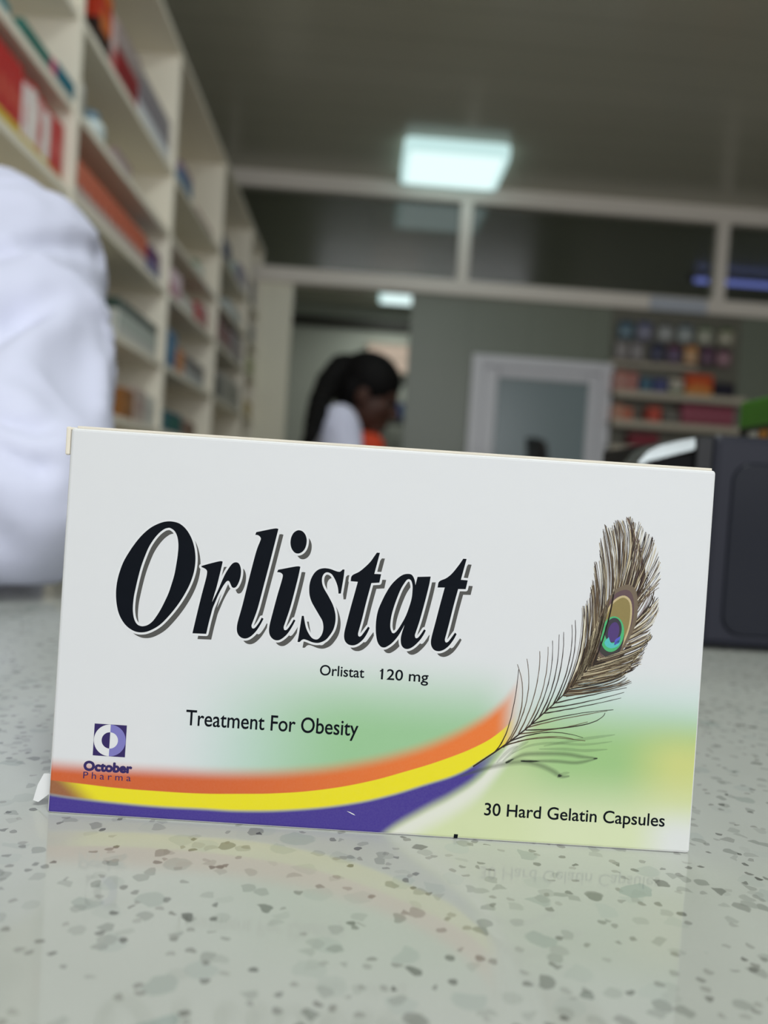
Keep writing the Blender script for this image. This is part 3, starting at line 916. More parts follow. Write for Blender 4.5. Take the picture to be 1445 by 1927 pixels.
# ------------------------------------------------------------------ printer and green pouch on the counter
BLK = mat('black_plastic', (16, 17, 20), 0.45, 0.05, 60, spec=0.3)
SLATE = mat('slate_plastic', (34, 35, 44), 0.4, 0.04, 60, spec=0.15)
t = thing('receipt_printer', 'black receipt printer standing on the counter right of the medicine carton', 'printer', (0, 0, 0), 0)
bm = BX(0.174, 0.37, 0.366, 0.52, 0.002, 0.1085, 0.004)
obj('printer_body', bm, SLATE, t)
obj('seam', BX(0.1665, 0.1755, 0.3685, 0.515, 0.002, 0.107, 0.001), BLK, t)


def plate_xz(bm, x0, x1, z0, z1, y0, y1, r, n=6):
    pts = []
    for cx, cz, a0 in ((x1 - r, z1 - r, 0), (x0 + r, z1 - r, 90), (x0 + r, z0 + r, 180), (x1 - r, z0 + r, 270)):
        for i in range(n + 1):
            a = math.radians(a0 + 90 * i / n)
            pts.append((cx + r * math.cos(a), cz + r * math.sin(a)))
    k = 0.0012
    cx, cz = (x0 + x1) / 2, (z0 + z1) / 2
    inner = [(cx + (x - cx) * (1 - k / (x1 - x0) * 2), cz + (z - cz) * (1 - k / (z1 - z0) * 2)) for x, z in pts]
    return loft(bm, [[(x, y0, z) for x, z in inner], [(x, y0 + k, z) for x, z in pts], [(x, y1, z) for x, z in pts]])


obj('side_panel', plate_xz(bmesh.new(), 0.184, 0.362, 0.008, 0.0955, 0.3650, 0.367, 0.010), mat('slate_panel', (24, 26, 34), 0.3, 0.04, 60, spec=0.12), t)
bm = prism_xz(bmesh.new(), [(0.127, 0.002), (0.1675, 0.002), (0.1675, 0.098), (0.150, 0.0955), (0.132, 0.0885), (0.127, 0.082)], 0.371, 0.398)
obj('printer_front', bm, mat('deep_black_plastic', (6, 6, 8), 0.6, spec=0.1), t)
# lid edge leaning back; its window glint is put into shape and pale metal colour
bm = bmesh.new()
rows = []
for x, zl, zh in ((0.1385, 0.0902, 0.0922), (0.143, 0.0930, 0.0978), (0.149, 0.0948, 0.1012), (0.158, 0.0978, 0.1040), (0.165, 0.1000, 0.1058), (0.1695, 0.1036, 0.1070)):
    rows.append([(x, 0.3700, zl), (x, 0.3700 + (zh - zl) * 0.25, zh), (x, 0.392, zh + 0.0005), (x, 0.392, zl)])
loft(bm, rows, 0, True, False)
obj('lid_glint', bm, mat('lid_glint_metal', (150, 156, 156), 0.2, 0.02, 60, metal=0.85), t)
obj('rubber_foot', BX(0.19, 0.205, 0.38, 0.395, 0.0, 0.004, 0.001), BLK, t)
obj('rubber_foot', BX(0.34, 0.355, 0.38, 0.395, 0.0, 0.004, 0.001), BLK, t)
obj('rubber_foot', BX(0.19, 0.205, 0.49, 0.505, 0.0, 0.004, 0.001), BLK, t)
obj('rubber_foot', BX(0.34, 0.355, 0.49, 0.505, 0.0, 0.004, 0.001), BLK, t)

GREEN = mat('carton_green', (74, 146, 30), 0.35, 0.1, 40)
bm = BX(0, 0.10, 0, 0.105, 0, 0.037, 0.0015)
for z in (0.0065, 0.019):
    bmesh.ops.bisect_plane(bm, geom=bm.verts[:] + bm.edges[:] + bm.faces[:], plane_co=(0, 0, z), plane_no=(0, 0, 1))
for f in bm.faces:
    f.material_index = 1 if 0.0065 < f.calc_center_median().z < 0.019 else 0
t = obj('green_carton', bm, [GREEN, mat('band_black', (16, 26, 16), 0.4)])
t.location = (0.256, 0.40, 0.109)
tag(t, 'bright green carton with black band lying on top of the printer', 'box')
for y, c in ((0.085, (200, 200, 190)), (0.072, (206, 140, 50)), (0.058, (200, 200, 190)), (0.044, (200, 200, 190))):
    obj('printed_patch', BX(-0.0006, 0.0004, y - .005, y + .005, 0.0095, 0.0155, 0.0002), mat('patch_%d' % c[2], c, 0.4), t)

# ------------------------------------------------------------------ shelving along the left wall
SX = -0.65
LEVELS = [1.03, 0.838, 0.66, 0.43, 0.22, 0.0, -0.25, -0.5, -0.8]
CREAMY = mat('cream_laminate', (244, 237, 220), 0.45, 0.03, 6)
BAYS = [(0.84, 1.62), (1.62, 2.40), (2.40, 3.18), (3.18, 3.96), (3.96, 4.375)]
BAYN = ['nearest cream shelving unit behind the person in the large white coat', 'second cream shelving unit, with the row of orange cartons', 'third cream shelving unit, with the blue carton near its top', 'fourth cream shelving unit, towards the glazed partition', 'narrow last cream shelving unit against the partition']
for (a, b), lb in zip(BAYS, BAYN):
    t = thing('shelving_unit', lb, 'shelving', (SX - 0.15, (a + b) / 2, FLOOR), 0, 'cream shelving units on the left wall')
    h = (b - a) / 2
    for s in (-1, 1):
        y0, y1 = (-h, -h + 0.012) if s < 0 else (h - 0.012, h)
        obj('side_panel', BX(-0.15, 0.15, y0, y1, 0, 1.385 - FLOOR, 0.0015), CREAMY, t)
    obj('back_panel', BX(-0.15, -0.143, -h + .012, h - .012, 0, 1.385 - FLOOR), CREAMY, t)
    obj('top_panel', BX(-0.15, 0.155, -h, h, 1.385 - FLOOR, 1.405 - FLOOR, 0.002), CREAMY, t)
    for z in LEVELS:
        obj('shelf', BX(-0.143, 0.147, -h + .012, h - .012, z - 0.02 - FLOOR, z - FLOOR, 0.0015), CREAMY, t)

PRINT = {}


def ink(rgb):
    if rgb not in PRINT:
        PRINT[rgb] = mat('print_%02x%02x%02x' % rgb, rgb, 0.4, 0.05, 80)
    return PRINT[rgb]


def carton_box(label, y0, y1, z, h, bands, depth=0.09, front=-0.665, group=None, name='carton', patch=None, axis='X', x0=0.0):
    """carton standing on z; bands = [(height fraction, colour)...] from the bottom; front panel faces +X (or -Y)"""
    if axis == 'X':
        bm = BX(-depth, 0, -(y1 - y0) / 2, (y1 - y0) / 2, 0, h, 0.0015)
        loc = (front, (y0 + y1) / 2, z + 0.0006)
    else:
        bm = BX(-(y1 - y0) / 2, (y1 - y0) / 2, 0, depth, 0, h, 0.0015)
        loc = ((y0 + y1) / 2, front, z + 0.0006)
    acc, cuts = 0, []
    for f, c in bands[:-1]:
        acc += f
        cuts.append(acc * h)
        bmesh.ops.bisect_plane(bm, geom=bm.verts[:] + bm.edges[:] + bm.faces[:], plane_co=(0, 0, acc * h), plane_no=(0, 0, 1))
    for f in bm.faces:
        zc = f.calc_center_median().z
        f.material_index = sum(1 for c in cuts if zc > c)
    o = obj(name, bm, [ink(c) for _, c in bands])
    o.location = loc
    tag(o, label, 'box', group)
    w = (y1 - y0)
    if patch:
        if axis == 'X':
            p = BX(-0.0002, 0.0008, -w * .34, w * .34, h * .35, h * .62)
        else:
            p = BX(-w * .34, w * .34, -0.0008, 0.0002, h * .35, h * .62)
        obj('printed_panel', p, ink(patch), o)
    return o


def bottle(label, y, z, r, h, body, cap, x=-0.72, name='bottle'):
    t = thing(name, label, 'bottle', (x, y, z + 0.0006))
    obj('bottle_body', lathe(bmesh.new(), [(r * .9, 0), (r, h * .04), (r, h * .62), (r * .85, h * .72), (r * .5, h * .78)]), ink(body), t)
    obj('bottle_label', lathe(bmesh.new(), [(r * 1.01, h * .15), (r * 1.015, h * .16), (r * 1.015, h * .5), (r * 1.01, h * .51)]), ink(tuple(int(q * .85) for q in body)), t)
    obj('cap', lathe(bmesh.new(), [(r * .6, h * .76), (r * .62, h * .78), (r * .62, h * .97), (r * .55, h)]), ink(cap), t)
    return t


def row(labels, y0, w, z, h, bands, group, gap=0.005, patch=None, depth=0.09):
    """a row of alike cartons: one built, the rest copied with their parts"""
    first = carton_box(labels[0], y0, y0 + w - gap, z, h, bands, depth, group=group, patch=patch)
    for i, lb in enumerate(labels[1:], 1):
        c = first.copy()
        COL.objects.link(c)
        c.location.y += i * w
        c['label'] = lb
        for ch in first.children:
            k = ch.copy()
            COL.objects.link(k)
            k.parent = c


RED, YEL, PINKW, ORG = (196, 40, 36), (214, 186, 60), (236, 218, 216), (206, 106, 74)
ORD = ['first', 'second', 'third', 'fourth', 'fifth', 'sixth', 'seventh', 'eighth', 'ninth', 'tenth', 'eleventh', 'twelfth']
# nearest unit
row(['%s red carton from the left, at the near end of the red row' % ORD[i] for i in range(4)], 1.285, 0.031, 0.66, 0.135, [(.2, YEL), (.8, RED)], 'red and white cartons on the nearest unit', patch=(206, 84, 64))
for i, (body, pt, hh) in enumerate(((PINKW, (226, 190, 186), .125), ((240, 232, 226), (244, 240, 234), .13), ((222, 176, 172), (206, 120, 116), .122), ((238, 228, 224), (240, 234, 228), .118))):
    carton_box('%s white carton with red top and yellow foot from the left, above the white coat' % ORD[i], 1.410 + .031 * i, 1.436 + .031 * i, 0.66, hh, [(.16, YEL), (.76, body), (.08, RED)], group='red and white cartons on the nearest unit', patch=pt)
row(['left of two red cartons at the far end of the red and white row', 'right of two red cartons at the far end of the red and white row'], 1.537, 0.030, 0.66, 0.12, [(.14, (208, 140, 70)), (.86, RED)], 'red and white cartons on the nearest unit', patch=(210, 96, 90))
carton_box('flat sea green carton at the left, on the shelf above the red row', 1.366, 1.484, 0.838, 0.026, [(1, (20, 110, 100))], front=-0.652, patch=(30, 122, 112))
carton_box('tiny pink carton between the two flat teal cartons', 1.486, 1.514, 0.838, 0.028, [(1, (206, 80, 120))], front=-0.652, patch=(220, 140, 160))
carton_box('flat teal blue carton nearest the upright, on the shelf above the red row', 1.517, 1.603, 0.838, 0.034, [(1, (14, 106, 128))], front=-0.652, patch=(30, 120, 140))
carton_box('flat teal carton at the top left corner of the photo', 1.25, 1.345, 0.838, 0.03, [(1, (36, 126, 140))], patch=(60, 150, 160))
# second unit, top shelf
carton_box('orange and red carton with black foot at the top of the second unit', 1.745, 1.83, 1.03, 0.16, [(.45, (46, 30, 28)), (.35, (200, 60, 36)), (.2, (216, 108, 40))], patch=(220, 120, 60))
carton_box('narrow white and pink carton left of the dark red one', 1.834, 1.868, 1.03, 0.135, [(.4, (206, 120, 120)), (.6, (214, 186, 182))], patch=(224, 200, 196))
carton_box('dark red carton lying on the top shelf of the second unit', 1.872, 2.05, 1.03, 0.085, [(1, (156, 28, 36))], patch=(140, 24, 32))
carton_box('pale mauve carton stacked on the dark red carton', 1.88, 2.06, 1.1155, 0.06, [(1, (172, 156, 154))], patch=(186, 172, 168))
row(['%s grey topped white carton from the left, right of the dark red carton' % ORD[i] for i in range(7)], 2.062, 0.0445, 1.03, 0.135, [(.38, (226, 228, 232)), (.62, (150, 142, 146))], 'grey topped white cartons on the top shelf', patch=(128, 118, 128))
# second unit, next shelf
bottle('tall white bottle beside the upright on the second unit', 1.70, 0.838, 0.03, 0.125, (206, 206, 200), (224, 226, 222), -0.70)
bottle('short jar with blue side and bright white cap', 1.83, 0.838, 0.036, 0.085, (226, 240, 240), (110, 140, 160), -0.705, 'jar')
carton_box('small mauve carton right of the short jar', 1.91, 2.03, 0.838, 0.045, [(1, (164, 140, 140))], patch=(184, 160, 160))
row(['%s orange carton with white foot from the left in the long orange row' % ORD[i] for i in range(12)], 1.650, 0.0465, 0.66, 0.092, [(.42, (206, 190, 182)), (.58, ORG)], 'orange cartons on the second unit', patch=(198, 96, 70))
carton_box('purple carton with blue foot at the end of the orange row', 2.235, 2.345, 0.66, 0.085, [(.5, (92, 98, 140)), (.5, (92, 34, 96))], patch=(120, 90, 140))
row(['%s white carton with dark green top from the left, right of the white sleeve' % ORD[i] for i in range(8)], 1.99, 0.0465, 0.43, 0.10, [(.7, (196, 198, 192)), (.3, (54, 74, 66))], 'green topped cartons on the second unit', patch=(160, 176, 166))
carton_box('brown carton just right of the white sleeve, low on the second unit', 2.075, 2.16, 0.22, 0.085, [(1, (150, 98, 48))], patch=(170, 120, 70))
carton_box('pinkish white carton right of the low brown carton', 2.175, 2.275, 0.22, 0.10, [(1, (196, 178, 168))], patch=(180, 150, 142))
carton_box('white carton at the right end low on the second unit', 2.28, 2.38, 0.22, 0.09, [(1, (212, 212, 204))], patch=(190, 190, 184))
# third unit
carton_box('blue carton with mauve top near the top of the third unit', 2.53, 2.69, 1.03, 0.09, [(.65, (70, 118, 160)), (.35, (150, 126, 150))], patch=(90, 140, 176))
carton_box('thin flat pink carton on the top shelf of the third unit', 2.78, 3.05, 1.03, 0.03, [(1, (190, 140, 136))], patch=(200, 160, 156))
bottle('small white jar with green cap on the third unit', 2.95, 0.838, 0.04, 0.075, (206, 218, 208), (110, 136, 104), -0.71, 'jar')
carton_box('pink carton with magenta foot at the near end of the third unit', 2.45, 2.58, 0.66, 0.085, [(.45, (160, 50, 92)), (.55, (226, 196, 206))], patch=(220, 180, 196), front=-0.655)
carton_box('low white carton right of the pink and magenta one', 2.60, 2.82, 0.66, 0.05, [(1, (208, 204, 192))], patch=(190, 186, 180))
carton_box('red carton with pale side on the third unit', 2.90, 3.06, 0.66, 0.085, [(1, (166, 40, 44))], patch=(190, 80, 76))
carton_box('blue carton at the near end low on the third unit', 2.47, 2.60, 0.43, 0.125, [(1, (44, 112, 160))], patch=(70, 140, 180))
carton_box('orange carton beside the low blue carton', 2.61, 2.72, 0.43, 0.085, [(1, (208, 128, 66))], patch=(220, 160, 100))
row(['left of two grey cartons with white foot right of the orange one', 'right of two grey cartons with white foot right of the orange one'], 2.74, 0.16, 0.43, 0.085, [(.5, (196, 200, 200)), (.5, (116, 112, 112))], 'grey cartons on the third unit', patch=(140, 136, 136))
carton_box('dark teal carton on the lowest visible shelf of the third unit', 2.51, 2.74, 0.22, 0.07, [(1, (28, 96, 110))], patch=(30, 120, 90))
carton_box('brown pink carton right of the dark teal one', 2.77, 2.95, 0.22, 0.06, [(1, (140, 108, 92))], patch=(160, 130, 110))
# fourth unit
carton_box('navy blue carton at the near end of the fourth unit', 3.27, 3.46, 1.03, 0.10, [(1, (56, 68, 108))], patch=(80, 92, 130))
bottle('white jar with green cap beside the navy carton', 3.60, 1.03, 0.06, 0.10, (196, 216, 212), (90, 120, 104), -0.72, 'jar')
carton_box('tall lilac carton at the far end of the fourth unit', 3.72, 3.93, 1.03, 0.11, [(1, (150, 144, 166))], patch=(170, 164, 180))
carton_box('pale teal carton on the second shelf of the fourth unit', 3.45, 3.80, 0.838, 0.06, [(1, (150, 166, 170))], patch=(166, 180, 180))
carton_box('dark maroon carton on the fourth unit', 3.30, 3.60, 0.66, 0.11, [(.3, (150, 130, 124)), (.7, (110, 24, 42))], patch=(130, 40, 56))
carton_box('tall lilac grey carton right of the dark maroon one', 3.64, 3.93, 0.66, 0.13, [(1, (150, 144, 150))], patch=(170, 150, 150))
carton_box('black carton at the near end low on the fourth unit', 3.22, 3.42, 0.43, 0.10, [(1, (48, 50, 50))], patch=(80, 82, 82))
carton_box('large whitish carton low on the fourth unit', 3.45, 3.93, 0.43, 0.13, [(1, (176, 174, 166))], patch=(160, 160, 150))
# narrow last unit
carton_box('dark navy carton high on the narrow last unit', 4.0, 4.22, 1.03, 0.14, [(1, (54, 56, 84))], patch=(90, 92, 120))
carton_box('pale grey carton on the second shelf of the narrow last unit', 4.0, 4.3, 0.838, 0.10, [(1, (130, 134, 136))], patch=(150, 150, 150))
carton_box('lime green carton on the narrow last unit', 4.05, 4.34, 0.66, 0.10, [(1, (148, 160, 74))], patch=(170, 176, 110))
carton_box('yellow carton lower on the narrow last unit', 4.05, 4.34, 0.43, 0.09, [(1, (190, 160, 66))], patch=(200, 180, 100))

# ------------------------------------------------------------------ wall rack right of the door
t = thing('wall_rack', 'grey display rack of packets on the wall right of the white door', 'rack', (1.81, YB - 0.02, 0.2))
OLIVE = mat('rack_grey', (128, 122, 108), 0.6, 0.05, 5)
obj('back_board', BX(-0.395, 0.375, -0.012, 0.0, 0.0, 1.03, 0.002), mat('rack_board', (112, 110, 98), 0.6), t)
LIP = mat('rack_lip', (196, 186, 168), 0.5)
for z in (0.535, 0.365, 0.215):
    sh_ = obj('shelf', BX(-0.395, 0.375, -0.13, -0.012, z - 0.012, z, 0.002), OLIVE, t)
    obj('shelf_lip', BX(-0.395, 0.375, -0.135, -0.13, z - 0.035, z + 0.004, 0.001), LIP, sh_)
obj('header_strip', BX(-0.395, 0.12, -0.03, -0.012, 0.70, 0.725, 0.002), LIP, t)
HX = {0: [1.482, 1.592, 1.715, 1.832, 1.95, 2.075], 1: [1.465, 1.555, 1.675, 1.775, 1.875, 1.975, 2.07]}
HZ = {0: 1.155, 1: 1.035}
for r in (0, 1):
    for x in HX[r]:
        obj('hook', tube(bmesh.new(), [(x - 1.81, -0.01, HZ[r] - 0.2), (x - 1.81, -0.06, HZ[r] - 0.2), (x - 1.81, -0.075, HZ[r] - 0.192)], 0.003, 6), mat('brushed_steel', (170, 170, 172), 0.3, metal=1.0), t)


def pouch_mesh(wd, ht, th, rows_=10):
    bm = bmesh.new()
    rings = []
    for i in range(rows_ + 1):
        f = i / rows_
        k = math.sin(PI * min(1, max(0, f))) ** .6
        yy = th * (0.05 + 0.95 * k) / 2
        ring = []
        for j in range(16):
            a = 2 * PI * j / 16
            ring.append((wd / 2 * math.copysign(abs(math.cos(a)) ** .8, math.cos(a)), yy * math.copysign(abs(math.sin(a)) ** .8, math.sin(a)), -ht * f))
        rings.append(ring)
    return loft(bm, rings)


def packet(label, x, z, body, top, wd=0.088, ht=0.085, group='packets hanging on the wall rack'):
    t = thing('hanging_packet', label, 'packet', (x, YB - 0.078, z), 0, group)
    obj('packet_body', pouch_mesh(wd, ht, 0.03), ink(body), t)
    obj('header_card', BX(-wd * .46, wd * .46, -0.002, 0.002, -0.012, 0.016, 0.0008), ink(top), t)
    obj('printed_panel', pouch_mesh(wd * .6, ht * .4, 0.012), ink(tuple(min(255, int(q * .7 + 70)) for q in body)), t).location = (0, -0.011, -ht * .38)


R1 = [((96, 124, 140), (40, 60, 84), 'blue topped packet, leftmost of the upper hanging row'), ((132, 132, 156), (50, 64, 110), 'blue and lilac packet, second in the upper hanging row'), ((168, 170, 170), (70, 72, 74), 'white packet with dark card, third in the upper hanging row'), ((164, 172, 172), (60, 84, 104), 'white packet with blue card, fourth in the upper hanging row'), ((176, 178, 160), (74, 100, 70), 'white packet with green card, fifth in the upper hanging row'), ((178, 174, 152), (66, 96, 56), 'cream packet with green card, rightmost of the upper hanging row')]
for x, (b, c, lb) in zip(HX[0], R1):
    packet(lb, x, 1.135, b, c)
R2 = [((150, 144, 144), (150, 146, 146), 'pale grey packet, leftmost of the lower hanging row'), ((152, 146, 148), (140, 136, 140), 'pale lilac packet, second in the lower hanging row'), ((60, 62, 92), (52, 54, 80), 'navy packet, third in the lower hanging row'), ((98, 78, 112), (110, 44, 64), 'purple packet with maroon top, fourth in the lower hanging row'), ((212, 166, 122), (206, 132, 64), 'orange and cream packet in the lower hanging row'), ((100, 66, 92), (96, 60, 90), 'plum packet right of the orange and cream one'), ((160, 118, 130), (58, 50, 64), 'dusty pink packet, rightmost of the lower hanging row')]
for x, (b, c, lb) in zip(HX[1], R2):
    packet(lb, x, 1.015, b, c, 0.078, 0.085)
RF = 4.262
for lb, a, b, z, h, bands, pt in (
        ('left of two salmon cartons on the wall rack', 1.425, 1.485, 0.735, 0.115, [(1, (186, 124, 110))], (206, 170, 160)),
        ('right of two salmon cartons on the wall rack', 1.49, 1.55, 0.735, 0.11, [(1, (180, 112, 104))], (200, 150, 140)),
        ('teal blue carton on the wall rack', 1.565, 1.635, 0.735, 0.085, [(1, (62, 100, 124))], (90, 130, 150)),
        ('royal blue carton on the wall rack', 1.645, 1.725, 0.735, 0.085, [(1, (52, 64, 120))], (110, 110, 150)),
        ('white carton with green foot on the wall rack', 1.74, 1.82, 0.735, 0.09, [(.3, (86, 110, 66)), (.7, (186, 178, 162))], (200, 196, 186)),
        ('large bright orange carton on the wall rack', 1.835, 1.99, 0.735, 0.125, [(.35, (214, 146, 70)), (.65, (206, 78, 28))], (220, 120, 60)),
        ('black navy carton right of the bright orange one', 2.0, 2.12, 0.735, 0.085, [(1, (24, 20, 40))], (36, 32, 56)),
        ('peach carton at the left of the lower rack shelf', 1.43, 1.48, 0.565, 0.09, [(1, (200, 140, 112))], (206, 160, 140)),
        ('small orange carton beside the peach one', 1.485, 1.535, 0.565, 0.075, [(1, (198, 106, 80))], (206, 130, 100)),
        ('red orange carton alone on the lower rack shelf', 1.625, 1.70, 0.565, 0.09, [(1, (196, 70, 50))], (206, 96, 80)),
        ('grey carton left of the magenta row', 1.715, 1.81, 0.565, 0.07, [(.4, (60, 58, 54)), (.6, (120, 116, 108))], (130, 126, 118)),
        ('deep crimson carton on the lowest rack shelf', 1.53, 1.70, 0.415, 0.085, [(1, (120, 14, 38))], (134, 30, 50))):
    carton_box(lb, a, b, z, h, bands, 0.09, RF, 'cartons on the wall rack', patch=pt, axis='Y')
first = carton_box('leftmost carton of the magenta row on the wall rack', 1.825, 1.883, 0.565, 0.115, [(.22, (130, 30, 58)), (.78, (158, 74, 94))], 0.09, RF, 'magenta cartons on the wall rack', patch=(170, 100, 114), axis='Y')
for i in range(1, 5):
    c = first.copy()
    COL.objects.link(c)
    c.location.x += 0.0615 * i
    c['label'] = ['', 'second carton from the left in the magenta row', 'middle carton of the magenta row on the wall rack', 'fourth carton from the left in the magenta row', 'rightmost carton of the magenta row on the wall rack'][i]
    for ch in first.children:
        k = ch.copy()
        COL.objects.link(k)
        k.parent = c
t = thing('wall_plaque', 'pale blue blank plaque on the rail above the wall rack', 'plaque', (1.79, YB - 0.05, 1.235))
obj('plaque_plate', BX(-0.165, 0.165, -0.008, 0.0, 0.0, 0.072, 0.002), mat('plaque_pale', (196, 202, 214), 0.35), t)
obj('plaque_edge', BX(-0.17, 0.17, -0.004, 0.0, -0.004, 0.076, 0.001), mat('plaque_rim', (170, 174, 184), 0.4), t)

# storage seen through the doorway
t = thing('storage_shelf', 'grey storage shelf at the far right of the doorway view', 'shelving', (0.42, 7.05, FLOOR))
GREYS = mat('storage_grey', (138, 140, 132), 0.5)
for s in (-0.24, 0.22):
    obj('side_panel', BX(s, s + 0.02, -0.15, 0.15, 0, 2.05, 0.002), GREYS, t)
for z in (0.4, 0.9, 1.35, 1.66, 2.03):
    obj('shelf', BX(-0.22, 0.22, -0.15, 0.15, z, z + 0.02, 0.002), GREYS, t)
carton_box('blue carton on the storage shelf through the doorway', 0.28, 0.40, 0.74, 0.15, [(1, (50, 86, 150))], 0.15, 6.92, patch=(110, 140, 180), axis='Y')
carton_box('grey carton left of the blue carton through the doorway', 0.205, 0.275, 0.74, 0.13, [(1, (130, 136, 140))], 0.15, 6.92, patch=(160, 160, 160), axis='Y')

# ------------------------------------------------------------------ office chair in front of the door
t = thing('office_chair', 'black office chair in front of the white door', 'chair', (1.10, 3.34, FLOOR), math.radians(68))
CB = mat('chair_black', (34, 36, 38), 0.6, 0.08, 40)
rings = []
for i in range(9):
    f = i / 8
    z = 0.62 + 0.68 * f
    wd = 0.21 + 0.03 * math.sin(PI * f) - 0.05 * f ** 4
    yb = 0.22 + 0.10 * f
    ring = []
    for j in range(20):
        a = 2 * PI * j / 20
        ring.append((wd * math.copysign(abs(math.cos(a)) ** .5, math.cos(a)), yb + 0.035 * math.copysign(abs(math.sin(a)) ** .6, math.sin(a)), z))
    rings.append(ring)
obj('backrest', loft(bmesh.new(), rings), CB, t)
obj('seat', BX(-0.24, 0.24, -0.24, 0.24, 0.45, 0.54, 0.035, segs=4), CB, t)
obj('back_bracket', tube(bmesh.new(), [(0, 0.1, 0.46), (0, 0.26, 0.47), (0, 0.285, 0.6), (0, 0.27, 0.8)], 0.02, 8), BLK, t)
obj('gas_post', lathe(bmesh.new(), [(0.028, 0.1), (0.028, 0.3), (0.018, 0.3), (0.018, 0.45)]), BLK, t)
for i in range(5):
    a = 2 * PI * i / 5
    c, s = math.cos(a), math.sin(a)
    lg = obj('leg', tube(bmesh.new(), [(0, 0, 0.12), (0.15 * c, 0.15 * s, 0.10), (0.28 * c, 0.28 * s, 0.07)], [0.025, 0.02, 0.014], 8), BLK, t)
    bm = bmesh.new()
    ellipsoid(bm, (0.28 * c, 0.28 * s, 0.03), (0.03, 0.03, 0.03))
    obj('castor', bm, BLK, lg)
for s in (-1, 1):
    obj('armrest', tube(bmesh.new(), [(0.23 * s, 0.12, 0.5), (0.27 * s, 0.12, 0.6), (0.27 * s, 0.1, 0.7), (0.27 * s, -0.14, 0.7)], 0.018, 8), BLK, t)


# ------------------------------------------------------------------ people
def hand(bm, wrist, d, n, thumb_side, L=0.17, curl=0.35):
    """five-fingered relaxed hand: d = pointing direction, n = back of the hand"""
    d, n = d.normalized(), n.normalized()
    s = d.cross(n).normalized() * thumb_side
    n = (s * thumb_side).cross(d).normalized() if False else n
    W = Vector(wrist)
    for k in (-.022, -.007, .008, .022):
        capsule(bm, W + s * k * .7, 0.013, W + d * (L * .48) + s * k, 0.0115, 10)
    for k, ln in ((.024, .36), (.008, .42), (-.008, .39), (-.023, .30)):
        a = W + d * (L * .48) + s * k
        b = a + (d * math.cos(curl) - n * math.sin(curl)) * L * ln * .55 + s * k * .15
        c = b + (d * math.cos(curl * 2.4) - n * math.sin(curl * 2.4)) * L * ln * .5
        capsule(bm, a, 0.0092, b, 0.0084, 10)
        capsule(bm, b, 0.0084, c, 0.0072, 10)
    a = W + d * (L * .14) + s * .018
    b = a + (s * .75 + d * .6 - n * .2).normalized() * .034
    c = b + (s * .35 + d * .9 - n * .25).normalized() * .03
    capsule(bm, a, 0.0125, b, 0.0105, 10)
    capsule(bm, b, 0.0105, c, 0.0085, 10)


def head_lumps(bm, c, f, u, k=1.0):
    f = f.normalized()
    r = f.cross(u).normalized()
    u = r.cross(f).normalized()
    R = Matrix((r, f, u)).transposed()
    E = lambda dr, df, du, rad: ellipsoid(bm, c + (r * dr + f * df + u * du) * k, tuple(x * k for x in rad), R)
    E(0, -.008, .03, (.074, .094, .088))
    E(0, .022, -.03, (.062, .070, .085))
    E(0, .060, -.095, (.030, .028, .026))
    E(0, .078, -.062, (.026, .016, .012))
    E(0, .080, -.078, (.024, .014, .010))
    E(0, .078, .022, (.046, .014, .014))
    capsule(bm, c + (f * .084 + u * .010) * k, .007 * k, c + (f * .104 - u * .030) * k, .013 * k, 12)
    for s in (-1, 1):
        E(s * .012, .092, -.036, (.010, .010, .008))
        E(s * .036, .066, -.026, (.022, .018, .022))
        E(s * .074, -.006, -.012, (.010, .022, .032))
    return r, f, u


